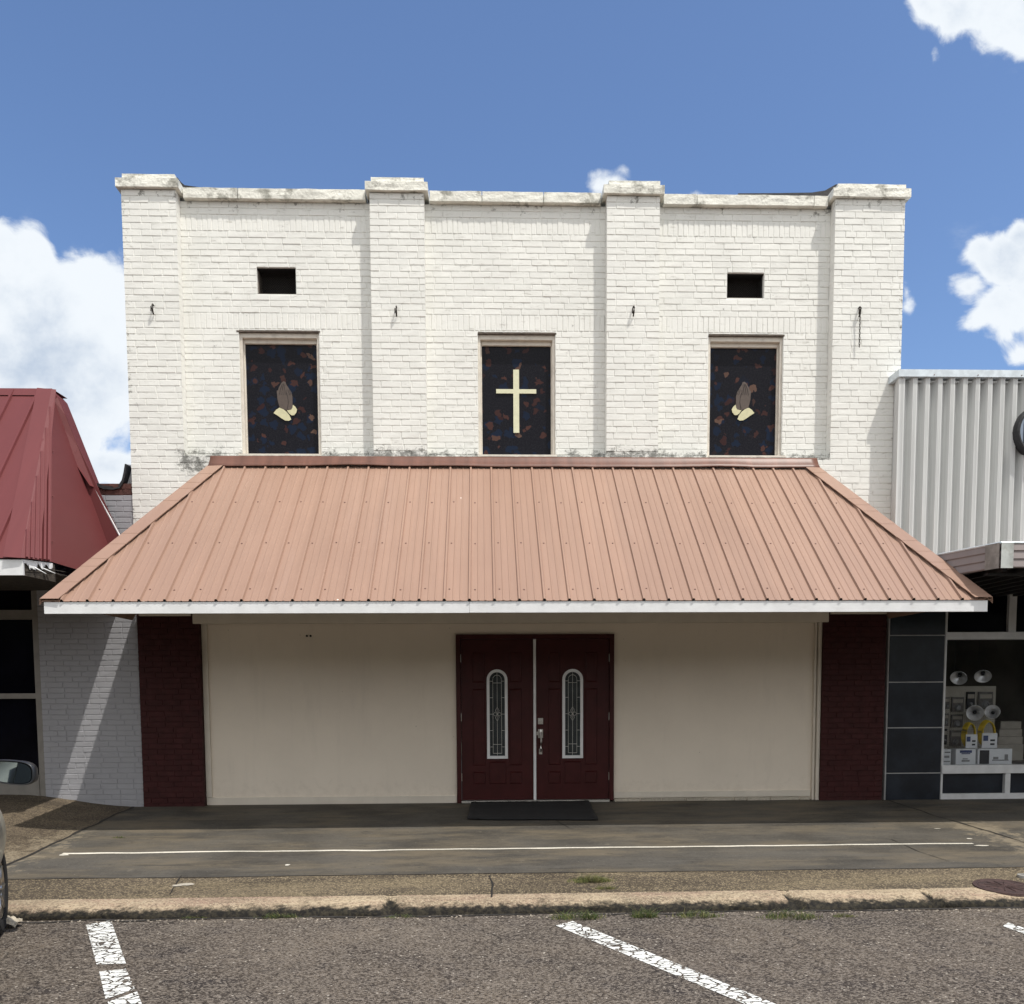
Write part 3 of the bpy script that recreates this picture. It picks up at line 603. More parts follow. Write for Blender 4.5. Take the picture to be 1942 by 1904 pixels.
for i, (a, b, c, d) in enumerate(wins):
    mb = MB(); fw = .032; y0, y1 = PY+.03, PY+.16
    mb.box(a, a+fw, y0, y1, c, d); mb.box(b-fw, b, y0, y1, c, d); mb.box(a+fw, b-fw, y0, y1, d-.075, d); mb.box(a+fw, b-fw, y0+.02, y1, c, c+.02)
    mb.box(a+fw, a+fw+.016, y0+.055, y1, c+.02, d-.075); mb.box(b-fw-.016, b-fw, y0+.055, y1, c+.02, d-.075); mb.box(a+fw+.016, b-fw-.016, y0+.05, y1, d-.125, d-.075)
    wf = mb.build('window', M['windowframe'], main, bevel=.004)
    MB().box(a+fw+.016, b-fw-.016, PY+.115, PY+.13, c+.02, d-.125).build('pane', M['stained'], wf)
    MB().box(a-.03 if i == 0 else a, b+.015, PY-.004, PY+.03, d-.018, d-.0).build('lintel', M['lintel'], wf)
    MB().box(a-.01, b+.01, PY-.14, PY+.06, c-.025, c-.002).build('sill', M['windowframe'], wf)
    cx = (a+b)/2
    if i == 1:
        cp = W(979, 742, PY+.11); mb = MB()
        x0 = X(973.5, 760, PY+.11); x1 = X(984.5, 760, PY+.11); za = Z(979, 821, PY+.11); zb = Z(979, 701.5, PY+.11)
        mb.box(x0, x1, PY+.10, PY+.113, za, zb); zc = Z(979, 746, PY+.1); zd = Z(979, 738, PY+.1); xa = X(941, 742, PY+.1); xb = X(1017, 742, PY+.1)
        mb.box(xa, x0, PY+.10, PY+.113, zc, zd); mb.box(x1, xb, PY+.10, PY+.113, zc, zd)
        mb.build('cross', M['cross'], wf)
    else:
        p = W(541, 773, PY+.113) if i == 0 else W(1409, 773, PY+.113)
        hand_art(p.x, p.z-.03, PY+.113, wf, i == 2)
# vents
for (a, b, c, d) in vents:
    mb = MB(); mb.box(a-.0, b, PY+.23, PY+.24, c, d, 0); mb.box(a-.001, a+.012, PY+.06, PY+.235, c, d, 1); mb.box(b-.012, b+.001, PY+.07, PY+.235, c, d, 0); mb.box(a, b, PY+.03, PY+.235, d-.012, d, 0); mb.box(a, b, PY+.02, PY+.235, c, c+.012, 1)
    o = mb.build('vent', [M['black'], M['lintel']], main)
    mb = MB(); n = 16
    for k in range(-8, n+9):
        for s_ in (1, -1):
            x0 = a+(b-a)*k/n; x1 = x0+s_*(d-c); p0, p1 = Vector((x0, PY+.12, c)), Vector((x1, PY+.12, d))
            def clip(p0, p1):
                for lo, sg in ((a, 1), (b, -1)):
                    f0, f1 = sg*(p0.x-lo), sg*(p1.x-lo)
                    if f0 < 0 and f1 < 0: return None
                    if f0 < 0: p0 = p0.lerp(p1, f0/(f0-f1))
                    elif f1 < 0: p1 = p0.lerp(p1, f0/(f0-f1))
                return p0, p1
            r_ = clip(p0, p1)
            if r_ and (r_[0]-r_[1]).length > .02: mb.tube(r_, .0015, 4, caps=False)
    mb.build('mesh_screen', M['rust'], o)
# iron hooks with old chain
for i, (px, py) in enumerate([(291, 588), (752, 592), (1201, 592), (1629, 593)]):
    p = W(px, py, -.01); mb = MB()
    mb.tube([(p.x, .01, p.z+.06), (p.x, -.035, p.z+.06), (p.x+.004, -.06, p.z+.035), (p.x+.002, -.055, p.z-.0), (p.x, -.03, p.z-.035), (p.x, -.012, p.z-.05)], .009, 6)
    mb.tube([(p.x-.014, -.05, p.z+.03), (p.x-.016, -.05, p.z-.03)], .007, 6)
    h = mb.build('iron_hook', M['rust'], main, smooth=True)
    if i == 3:
        mb = MB(); z = p.z+.04
        while z > p.z-.42:
            lk = []; k = round((p.z-z)/.03) % 2
            for j in range(9):
                th = 2*math.pi*j/8; r_ = .009*math.cos(th); lk.append((p.x+(r_ if k else 0), -.045+(0 if k else r_), z+.02*math.sin(th)))
            mb.tube(lk, .0038, 5, caps=False); z -= .03
        mb.build('chain', M['rust'], h, smooth=True)
# lower piers
for (a, b) in [(-4.292, -3.533), (4.345, 5.159)]:
    mb = MB(); brick_face(mb, (0, 0, 0), (1, 0, 0), (0, -1, 0), a, b, -.03, 2.44, course=.068, ln=.21, jit=.0015)
    mb.box(a+.002, b-.002, .007, .38, -.05, 2.435)
    brick_face(mb, (b if a < 0 else a, 0, 0), (0, 1, 0), (1 if a < 0 else -1, 0, 0), 0, .12, -.03, 2.44, course=.068, ln=.3, dep=.003, jit=.001)
    mb.build('pier', M['redbrick'], main)
# stucco infill, door opening
dx0, dx1 = X(866, 1400, .1), X(1163.5, 1400, .1); dz1 = Z(1015, 1203, .1)
mb = MB(); patches(mb, -3.533, 4.345, -.02, 2.44, [(dx0, dx1, -.05, dz1)], .10, .25); mb.build('stucco_wall', M['stucco'], main)
mb = MB()
for q_ in ((-3.529, dx0-.003, .078, .099, .0, .095), (dx1+.003, 4.25, .078, .099, .045, .125), (-3.529, -3.46, .072, .0985, .10, 2.30), (4.262, 4.29, .06, .099, .0, 2.30), (4.30, 4.342, .03, .099, .0, 2.30)): MB().box(*q_).build('trim_board', M['creamtrim'], main, bevel=.003)
for q_ in ((-3.60, 4.40, -.03, .07, 2.285, 2.425), (4.42, 5.2, -.05, -.005, 2.385, 2.425), (-4.25, -3.62, -.05, -.005, 2.38, 2.425)): MB().box(*q_).build('header_board', M['creamtrim'], main, bevel=.003)
mb = MB(); xq = dx1+.01
while xq < 4.26:
    wq = random.uniform(.12, .4); mb.box(xq, min(4.26, xq+wq)-.012, .07+random.uniform(0, .015), .099, -.03, .036+random.uniform(-.006, .004)); xq += wq
mb.build('stone_base', M['spall'], main, bevel=.006)
# wall fixings: small dark anchor holes
mb = MB()
for px in (582, 589): p = W(px, 1206, .095); MB().tube([(p.x, .101, p.z), (p.x, .09, p.z)], .014, 8).build('anchor_hole', M['black'], main)
# door frame
mb = MB(); fw = .058
mb.box(dx0, dx0+fw, .055, .2, 0.0, dz1); mb.box(dx1-fw, dx1, .055, .2, 0.02, dz1); mb.box(dx0+fw, dx1-fw, .055, .2, dz1-fw, dz1)
mb.build('door_frame', M['maroon'], main, bevel=.004)
MB().box(dx0+fw, dx1-fw, .03, .19, -.0, .028).build('threshold', M['alu'], main, bevel=.004)
mx0, mx1 = X(1011.8, 1400, .07), X(1016.8, 1400, .07)
MB().box(mx0, mx1, .062, .11, .03, dz1-fw-.003).build('astragal', M['whitetrim'], main, bevel=.003)
def arch(cx, z0, z1, hw, n=14):
    pts = [(cx-hw, z0), (cx+hw, z0)]
    for i in range(n+1): th = math.pi*i/n; pts.append((cx+hw*math.cos(th), z1-hw+hw*math.sin(th)))
    return pts
def door_leaf(x0, x1, right):
    cx = (x0+x1)/2+(.0 if right else 0.0); z0, z1 = .035, dz1-fw-.004; fy = .085
    mb = MB(); hw = .125; az0, az1 = .575, 1.70
    # slab with arched hole: front face as ring of quads
    A = arch(cx, az0, az1, hw)
    mb.box(x0, cx-hw, fy, fy+.045, z0, z1); mb.box(cx+hw, x1, fy, fy+.045, z0, z1); mb.box(cx-hw, cx+hw, fy, fy+.045, z0, az0)
    top = [p for p in A[2:]]
    mb.prism([(p[0], fy, p[1]) for p in top][::1]+[(cx-hw, fy, z1), (cx+hw, fy, z1)], (0, .045, 0))
    def panel(a, b, c, d, dep=.009):   # raised field panel with a sunk groove look
        bw = .018; o = [(a, c), (b, c), (b, d), (a, d)]; i_ = [(a+bw, c+bw), (b-bw, c+bw), (b-bw, d-bw), (a+bw, d-bw)]
        for k in range(4):
            k2 = (k+1) % 4
            # ridge moulding
            m0 = ((o[k][0]+i_[k][0])/2, (o[k][1]+i_[k][1])/2); m1 = ((o[k2][0]+i_[k2][0])/2, (o[k2][1]+i_[k2][1])/2)
            mb.poly([(o[k][0], fy-.0005, o[k][1]), (o[k2][0], fy-.0005, o[k2][1]), (m1[0], fy-dep, m1[1]), (m0[0], fy-dep, m0[1])])
            mb.poly([(m0[0], fy-dep, m0[1]), (m1[0], fy-dep, m1[1]), (i_[k2][0], fy-.003, i_[k2][1]), (i_[k][0], fy-.003, i_[k][1])])
        mb.poly([(i_[0][0], fy-.003, i_[0][1]), (i_[1][0], fy-.003, i_[1][1]), (i_[2][0], fy-.003, i_[2][1]), (i_[3][0], fy-.003, i_[3][1])])
    for s_ in (-1, 1):
        xa, xb = sorted((cx+s_*.155, cx+s_*.315))
        panel(xa, xb, .48, 1.46); panel(xa, xb, .24, .40)
        xa, xb = sorted((cx+s_*.03, cx+s_*.315)); xo = cx+s_*.16
        a2, b2 = sorted((xo, cx+s_*.315)); panel(a2, b2, 1.54, 1.92)
    panel(cx-.11, cx+.11, .24, .53)
    d_ = mb.build('door', M['maroon'], main)
    # white arched surround
    mb = MB(); Ao = arch(cx, az0-.008, az1+.008, hw+.008); Ai = arch(cx, az0+.028, az1-.028, hw-.028); n = len(Ao)
    for k in range(n):
        k2 = (k+1) % n; q = [Ao[k], Ao[k2], Ai[k2], Ai[k]]
        mb.prism([(p[0], fy-.014, p[1]) for p in q], (0, .02, 0))
    mb.build('window_surround', M['whitetrim'], d_)
    mb = MB(); mb.prism([(p[0], fy+.012, p[1]) for p in Ai], (0, .008, 0)); mb.build('arched_pane', M['leadglass'], d_)
    # leading
    mb = MB(); y = fy+.006; r_ = .0022; zz0, zz1 = az0+.03, az1-.03
    h2 = .055
    T = lambda l: mb.tube([(cx+p[0], y, p[1]) for p in l], r_, 4)
    T([(0, zz0), (0, zz1)]); 
    ar = [(h2*math.cos(math.pi*i/10), zz1-.035-h2+h2*math.sin(math.pi*i/10)) for i in range(11)]
    T([(h2, zz0+.03)]+ar+[(-h2, zz0+.03)]); T([(-h2, zz0+.03), (h2, zz0+.03)]); T([(-h2, zz0+.145), (h2, zz0+.145)]); T([(-h2, zz1-.135), (h2, zz1-.135)])
    zc = (zz0+zz1)/2+.0
    for zq in (zc, zc-.21, zc-.42, zc+.21, zc+.42):
        T([(-.095, zq), (-h2, zq)]); T([(h2, zq), (.095, zq)])
    for (ox, oz) in ((0, .045), (0, -.045), (-.028, 0), (.028, 0)):
        dw, dh = (.024, .045) if ox == 0 else (.026, .026)
        T([(ox-dw, zc+oz), (ox, zc+oz+dh), (ox+dw, zc+oz), (ox, zc+oz-dh), (ox-dw, zc+oz)])
    mb.build('leading', M['leadline'], d_)
    hx = x1 if right else x0; sg = 1 if right else -1
    for hz in (.28, 1.05, 1.80):
        MB().box(hx-.004 if right else hx-.012, hx+.012 if right else hx+.004, fy-.012, fy-.001, hz, hz+.10).build('hinge', M['steel'], d_)
    if right:
        lx = x0+.055; mb = MB()
        mb.box(lx-.033, lx+.033, fy-.008, fy-.0005, 1.005, 1.085); mb.tube([(lx, fy-.006, 1.045), (lx, fy-.03, 1.045)], [.026, .022], 16)
        mb.build('deadbolt', M['steel'], d_, bevel=.002)
        mb = MB(); mb.box(lx-.031, lx+.031, fy-.008, fy-.0005, .83, .94); mb.box(lx-.02, lx+.02, fy-.008, fy-.0005, .62, .69)
        mb.tube([(lx, fy-.005, .90), (lx, fy-.05, .895), (lx+.002, fy-.065, .86), (lx+.004, fy-.066, .78), (lx+.002, fy-.055, .70), (lx, fy-.01, .655)], [.02, .018, .012, .012, .012, .014], 10)
        mb.tube([(lx, fy-.01, .92), (lx, fy-.055, .925)], [.02, .016], 12); mb.box(lx-.052, lx-.034, fy-.02, fy-.001, .865, .91)
        mb.build('door_handle', M['steel'], d_)
M['leadglass'] = m_dark('textured_leaded_glass', (.045, .052, .055), .22, .3)
M['leadline'] = mat('zinc_came', (.75, .73, .68), .5)
door_leaf(dx0+fw+.004, mx0-.002, False); door_leaf(mx1+.002, dx1-fw-.004, True)

# ---- awning roof on the main building
EY = -2.25
ridge = (W(403, 884, -.03), W(1546, 884, -.03)); ZR = (ridge[0].z+ridge[1].z)/2; RX0, RX1 = ridge[0].x, ridge[1].x
e0, e1 = W(79, 1142, EY-.01), W(1879, 1136, EY-.01); EX0, EX1 = e0.x, e1.x; ZE = (e0.z+e1.z)/2; RY = -.03; EY2 = EY-.010
def roof_panels(mb, ex0, ex1, rx0, rx1, ye, yr, ze, zr, pitch, phase, hrib=.024, wb=.036, wt=.018, minors=True):
    # profile along x
    prof = []; k = math.floor((ex0-phase)/pitch)-1; x = phase+k*pitch
    while x < ex1+pitch:
        prof += [(x-wb/2, 0), (x-wt/2, hrib), (x+wt/2, hrib), (x+wb/2, 0)]
        if minors:
            for q in (.36, .64): prof += [(x+pitch*q-.012, 0), (x+pitch*q-.005, .005), (x+pitch*q+.005, .005), (x+pitch*q+.012, 0)]
        x += pitch
    prof = [p for p in prof if ex0 < p[0] < ex1]; prof = [(ex0, 0)]+prof+[(ex1, 0)]
    sl = Vector((0, yr-ye, zr-ze)); nrm = Vector((0, -(zr-ze), (yr-ye))).normalized()
    if nrm.z < 0: nrm = -nrm
    cols = []
    for (x, h) in prof:
        tt = 1.0
        if x < rx0: tt = (x-ex0)/(rx0-ex0)
        if x > rx1: tt = (ex1-x)/(ex1-rx1)
        N_ = 6; cols.append([tuple(Vector((x, ye, ze))+sl*(tt*j/N_)+nrm*h) for j in range(N_+1)])
    for a, b in zip(cols[:-1], cols[1:]):
        i = len(mb.V); mb.V += a+b; n = len(a)
        for j in range(n-1): mb.Fc.append((i+j, i+n+j, i+n+j+1, i+j+1)); mb.M.append(0)
    return nrm
pitch = .2505; phase = X(223.6+5*46.9, 1138, EY2)
mb = MB(); nrm = roof_panels(mb, EX0, EX1, RX0, RX1, EY2, RY, ZE, ZR, pitch, phase)
# side slopes (ribbed too)
for sx, ex, rx in ((-1, EX0, RX0), (1, EX1, RX1)):
    n_ = 10
    for k in range(n_):
        ya, yb = EY2+(RY-EY2)*k/n_, EY2+(RY-EY2)*(k+1)/n_
        ta, tb = k/n_, (k+1)/n_
        # strips parallel to the slope: bottom at eave, top on hip
        pa0 = Vector((ex, ya, ZE)); pb0 = Vector((ex, yb, ZE)); pa1 = Vector((ex+(rx-ex)*ta, ya, ZE+(ZR-ZE)*ta)); pb1 = Vector((ex+(rx-ex)*tb, yb, ZE+(ZR-ZE)*tb))
        mb.poly([pa0, pb0, pb1, pa1])
        d = Vector((sx*(ZR-ZE), 0, abs(rx-ex))).normalized()*.02
        mb.hexa([pa0, pa0+Vector((0,.03,0)), pa0+Vector((0,.03,0))+d, pa0+d, pa1, pa1+Vector((0,.03,0)), pa1+Vector((0,.03,0))+d, pa1+d])
# screws
sl = Vector((0, RY-EY2, ZR-ZE)); 
for tt, sh_ in ((.07, 0), (.375, 0), (.685, 0)):
    x = phase-60*pitch+pitch*.20
    while x < EX1:
        lo = EX0+(RX0-EX0)*tt+.12; hi = EX1-(EX1-RX1)*tt-.12
        if lo < x < hi:
            p = Vector((x+random.uniform(-.006, .006), EY2, ZE))+sl*(tt+random.uniform(-.004, .004)); mb.tube([p-nrm*.002, p+nrm*.005], [.011, .008], 7, 1)
        x += pitch
roof = mb.build('awning_roof', [M['copper'], M['screw']], main, fixn=False)
sol = roof.modifiers.new('sheet', 'SOLIDIFY'); sol.thickness = .0015; sol.offset = -1
# hip caps
for sx, ex, rx in ((-1, EX0, RX0), (1, EX1, RX1)):
    mb = MB(); n_ = 40; A = Vector((ex, EY2, ZE)); B = Vector((rx, RY, ZR)); up = Vector((0, -.45, .89))
    for k in range(n_):
        q = []
        for kk in (k, k+1):
            t_ = kk/n_; p = A.lerp(B, t_); wv = .0
            inner = Vector((-sx*.17, 0, 0)); h = nrm*(.034+wv)
            q.append((p+Vector((sx*.02, 0, -.035)), p+Vector((sx*.010, -.010, .022))+nrm*.006, p+inner+h))
        mb.poly([q[0][0], q[1][0], q[1][1], q[0][1]]); mb.poly([q[0][1], q[1][1], q[1][2], q[0][2]]); 
        a_, b_ = q[0][2], q[1][2]; mb.poly([a_, b_, b_-nrm*.008, a_-nrm*.008])
    o = mb.build('hip_cap', M['copper'], roof)
    sol = o.modifiers.new('sheet', 'SOLIDIFY'); sol.thickness = .002
# warped ridge flashing at the wall
mb = MB(); n_ = 90; prev = None
for k in range(n_+1):
    t_ = k/n_; x = RX0-.03+(RX1-RX0+.06)*t_
    lift = .012+.022*max(0, noise.noise(Vector((x*1.1, 0, 2.2))))+.004*noise.noise(Vector((x*9, 0, 2)))
    zb = ZR-.02+.016*noise.noise(Vector((x*.9, 3, 1)))
    cur = [Vector((x, -.008, ZL+.008)), Vector((x, -.014, ZL-.012)), Vector((x, -.06-lift*.3, zb+.035+lift*.6)), Vector((x, -.10-lift*.6, zb-.008+lift*.8)), Vector((x, -.097-lift*.6, zb-.018+lift*.8))]
    if prev:
        for j in range(len(cur)-1): mb.poly([prev[j], cur[j], cur[j+1], prev[j+1]])
    prev = cur
o = mb.build('ridge_flashing', M['copperdark'], roof, smooth=True); sol = o.modifiers.new('sheet', 'SOLIDIFY'); sol.thickness = .002
fx0, fx1 = X(83.5, 1155, EY), X(1873, 1150, EY); fz0, fz1 = (Z(83, 1166, EY)+Z(1873, 1157.5, EY))/2, ZE-.005
jx = X(890, 1152, EY); jx2 = X(1145, 1152, EY)
mb = MB(); mb.box(fx0, jx-.001, EY, EY+.03, fz0-.002, fz1); mb.box(jx+.001, fx1, EY, EY+.03, fz0, fz1)
for a_ in (fx0, fx1-.03): mb.hexa([(a_, EY+.03, fz0), (a_+.03, EY+.03, fz0), (a_+.03, -.006, 2.42), (a_, -.006, 2.42), (a_, EY+.03, fz1), (a_+.03, EY+.03, fz1), (a_+.03, -.006, 2.45), (a_, -.006, 2.45)])
mb.build('fascia', M['whitetrim'], roof, bevel=.002)
mb = MB(); mb.hexa([(fx0+.03, EY+.03, fz0+.03), (fx1-.03, EY+.03, fz0+.03), (fx1-.03, -.04, 2.42), (fx0+.03, -.04, 2.42), (fx0+.03, EY+.03, fz0+.045), (fx1-.03, EY+.03, fz0+.045), (fx1-.03, -.04, 2.435), (fx0+.03, -.04, 2.435)])
mb.build('soffit', M['soffit'], roof)

# ---- door mat
mb = MB(); q = [gp(895, 1519), gp(1115, 1519), gp(1134, 1557), gp(886, 1556)]; nx, ny = 60, 14
for j in range(ny+1):
    for i in range(nx+1):
        u, v = i/nx, j/ny
        a = Vector(q[0]).lerp(Vector(q[1]), u); b = Vector(q[3]).lerp(Vector(q[2]), u); p = a.lerp(b, v)
        e = .012*noise.noise(Vector((u*9, v*5, 2))) if (j in (0, ny) or i in (0, nx)) else 0
        rz = .004+.010*max(0, noise.noise(Vector((u*7, v*4, 5))))+(.012*max(0, math.sin(v*22))*.4)
        mb.V.append((p.x+e*1.3, min(p.y+e, -.005), wz(p.x, p.y)+.012+rz+(.006 if i in (1, 2, nx-1, nx-2) else 0)))
for j in range(ny):
    for i in range(nx): k = j*(nx+1)+i; mb.Fc.append((k, k+1, k+nx+2, k+nx+1)); mb.M.append(0)
o = mb.build('doormat', M['rubber'], smooth=True); so_ = o.modifiers.new('s', 'SOLIDIFY'); so_.thickness = .010; so_.offset = 0
tag(o, 'frayed black rubber doormat lying in front of the maroon double doors', 'doormat')

# ================================================================== LEFT NEIGHBOUR
left = thing('shop_building', 'grey painted brick shop with a red metal mansard roof, left of the white building', 'building', (-7, 0, 0))
wx = X(76, 1300, .0)                          # window edge
LW = -13.0
mb = MB()
brick_face(mb, (0, .02, 0), (1, 0, 0), (0, -1, 0), wx-.0, BX0-.004, -.05, 3.86, course=.0677, ln=.205, jit=.0018, mi=0)
mb.box(wx+.001, BX0-.006, .028, .38, -.05, 3.86, 0)
brick_face(mb, (0, .02, 0), (1, 0, 0), (0, -1, 0), wx-.0, BX0-.004, 3.86, 4.0, course=.07, ln=.205, mi=1)
mb.box(LW, wx-.002, .1, .38, 3.0, 4.0, 0); mb.box(LW, BX0-.01, .39, 14, 3.55, 3.6, 2); mb.box(wx+.001, BX0-.006, .03, .38, 3.86, 3.998, 1)
mb.box(LW, LW+.3, .39, 14, 0, 4.0, 0)
mb.build('wall', [M['greybrick'], M['rawbrick'], M['tar']], left)
# parapet membrane curling up against the white wall
mb = MB(); P0 = [W(x, y, .1) for x, y in ((180, 915), (190, 922), (203, 928), (220, 929), (233, 926), (240, 915), (243.5, 900), (246, 884))]
prev = None
for p in P0:
    cur = [(p.x, .0, p.z-.02), (p.x, .0, p.z), (p.x, .5, p.z+.01)]
    if prev:
        mb.poly([prev[0], cur[0], cur[1], prev[1]]); mb.poly([prev[1], cur[1], cur[2], prev[2]])
    prev = cur
o = mb.build('parapet_membrane', M['tar'], left); so_ = o.modifiers.new('s', 'SOLIDIFY'); so_.thickness = .02
mb = MB(); P0 = [W(x, y, .12) for x, y in ((233, 925), (237, 916), (238.5, 900), (237, 880))]; q1 = W(246, 880, .12).x
for a, b in zip(P0[:-1], P0[1:]): mb.poly([(a.x, .12, a.z), (b.x, .12, b.z), (q1, .16, b.z), (q1, .16, a.z)])
o = mb.build('curled_flashing', M['whitetrim'], left); so_ = o.modifiers.new('s', 'SOLIDIFY'); so_.thickness = .006
# storefront glazing
fl = mb = MB(); Yw = .06
zs = [Z(40, y, Yw) for y in (1092, 1098, 1157, 1175, 1315, 1325, 1470, 1492)]
mb.box(LW, wx-.003, Yw-.03, .12, zs[0]-.07, zs[0]+.6); mb.box(wx-.075, wx-.003, Yw-.03, .12, zs[7]-.2, zs[0]-.07)
mb.box(LW, wx-.078, Yw-.025, .12, zs[3], zs[2]); mb.box(LW, wx-.078, Yw-.02, .12, zs[5], zs[4]); mb.box(LW, wx-.078, Yw-.04, .12, zs[7]-.2, zs[6])
for xx in (-7.6, -9.6, -11.6): mb.box(xx, xx+.06, Yw-.026, .121, zs[6], zs[0]-.07)
fr = mb.build('window', M['aludark'], left)
for (a, b) in ((zs[2], zs[1]), (zs[4], zs[3]), (zs[6], zs[5])): MB().box(LW, wx-.07, .09, .10, a, b).build('pane', M['darkglass'], fr)
# red mansard
zE = Z(41, 1058, -2.0); Cc = W(41, 1058, -2.0); B_ = Vector((-4.47, -1.75, zE)); B2_ = Vector((-4.45, -.02, zE)); Ar = W(99, 742, -.25); Br = W(250, 1052, -.50)
Ar2 = Vector((Ar.x, -.02, Ar.z)); RL = -13.0
mb = MB()
phase2 = Cc.x-.32
# front slope ribs
nf = Vector((0, -(Ar.z-zE), (Ar.y-Cc.y))); nf.normalize(); nf = nf if nf.z > 0 else -nf
def rslope(P00, P10, P11, P01, npan, hr, rib=.03):   # quad P00..P10 eave, P01..P11 ridge, ribs between
    u = (P10-P00).normalized(); nn = (P10-P00).cross(P01-P00).normalized()
    mb.poly([P00, P10, P11, P01])
front_w = .36
x = Cc.x-.30; mb.poly([Vector((RL, Cc.y, zE)), Cc, Ar, Vector((RL, Ar.y, Ar.z))])
while x > RL+.3:
    # rib parallel to slope direction, clipped by hip
    d = Vector((0, Ar.y-Cc.y, Ar.z-zE)); tt = 1.0 if x < Ar.x else max(0, (Cc.x-x)/(Cc.x-Ar.x))
    if tt > .04:
        a = Vector((x, Cc.y, zE)); b = a+d*tt
        for o_ in (-.018, .018): pass
        mb.hexa([a+Vector((-.018,0,0)), a+Vector((.018,0,0)), a+Vector((.010,0,0))+nf*.022, a+Vector((-.010,0,0))+nf*.022, b+Vector((-.018,0,0)), b+Vector((.018,0,0)), b+Vector((.010,0,0))+nf*.022, b+Vector((-.010,0,0))+nf*.022])
    x -= .30
# side slope
EE = [W(99, 741, -.24), W(112, 755, -.2), W(125, 787, -.2), W(150, 850, -.15), W(180, 925, -.1), W(225, 1010, -.05), W(240, 1040, -.05)]
mb.poly([Cc, B_, Ar]); fan = [B_, B2_]+EE[::-1]
for a_, b_ in zip(fan[:-1], fan[1:]): mb.poly([Ar, a_, b_])
ns = (B_-Cc).cross(Ar-Cc).normalized(); ns = ns if ns.z > 0 else -ns
eu = (B_-Cc); 
sld = (Ar-(Cc+eu*((Ar-Cc).dot(eu)/eu.length_squared)))
for k_ in (.14, .29, .44, .59, .74, .88):
    p = Cc+(Ar-Cc)*k_; q = Cc+eu*k_; e = eu.normalized()*.016
    mb.hexa([q-e, q+e, q+e*.6+ns*.03, q-e*.6+ns*.03, p-e, p+e, p+e*.6+ns*.03, p-e*.6+ns*.03])
    for f_ in (.12, .4, .7):
        if k_ > .2: c_ = q.lerp(p, f_)+eu.normalized()*.05+ns*.002; mb.tube([c_, c_+ns*.006], .008, 6)
rr = mb.build('mansard_roof', M['redroof'], left, fixn=False); so_ = rr.modifiers.new('s', 'SOLIDIFY'); so_.thickness = .004; so_.offset = -1
mb = MB()
# hip flashing: two wings
e1_ = (Cc-Ar).normalized()
wf1 = Vector((-.16, 0, 0)); wf2 = eu.normalized()*.17
Cb, At = Cc+Vector((0, -.012, -.01)), Ar+Vector((0, -.01, .012))
mb.poly([Cb+nf*.012, At+nf*.012, At+wf1+nf*.028, Cb+wf1*1.05+nf*.028]); mb.poly([Cb+nf*.012, At+nf*.012, At+wf2*.25+ns*.022, Cb+wf2+ns*.022])
# ridge cap
mb.poly([Vector((RL, Ar.y, Ar.z+.03)), Ar+Vector((0, 0, .03)), Ar+Vector((0, -.045, -.09))+nf*.03, Vector((RL, Ar.y-.045, Ar.z-.09))+nf*.03]); mb.poly([Vector((RL, Ar.y, Ar.z+.03)), Ar+Vector((0, 0, .03)), Ar+Vector((.06, .25, .0)), Vector((RL, Ar.y+.25, Ar.z))])
o = mb.build('hip_flashing', M['redroof'], rr, fixn=False); so_ = o.modifiers.new('s', 'SOLIDIFY'); so_.thickness = .003
mb = MB()
# rear edge cap from the peak down
E = [W(99, 741, -.24), W(112, 755, -.2), W(125, 787, -.2), W(150, 850, -.15), W(180, 925, -.1), W(225, 1010, -.05), W(244, 1046, -.05)]
I_ = [W(99, 745, -.27), W(103, 760, -.25), W(113, 800, -.24), W(138, 870, -.22), W(172, 922, -.17), W(220, 1012, -.10), W(240, 1046, -.1)]
for k in range(4): mb.poly([I_[k]-Vector((0, .03, 0)), E[k]-Vector((0, .03, 0)), E[k+1]-Vector((0, .03, 0)), I_[k+1]-Vector((0, .03, 0))]); mb.poly([E[k]-Vector((0, .03, 0)), E[k]+Vector((0, .2, 0)), E[k+1]+Vector((0, .2, 0)), E[k+1]-Vector((0, .03, 0))])
o = mb.build('edge_cap', M['redroof'], rr, fixn=False); so_ = o.modifiers.new('s', 'SOLIDIFY'); so_.thickness = .004
mb = MB(); mb.tube([p+Vector((0, -.02, 0)) for p in E[4:]], .012, 6); mb.build('edge_trim', M['whitetrim'], rr)
mb = MB()
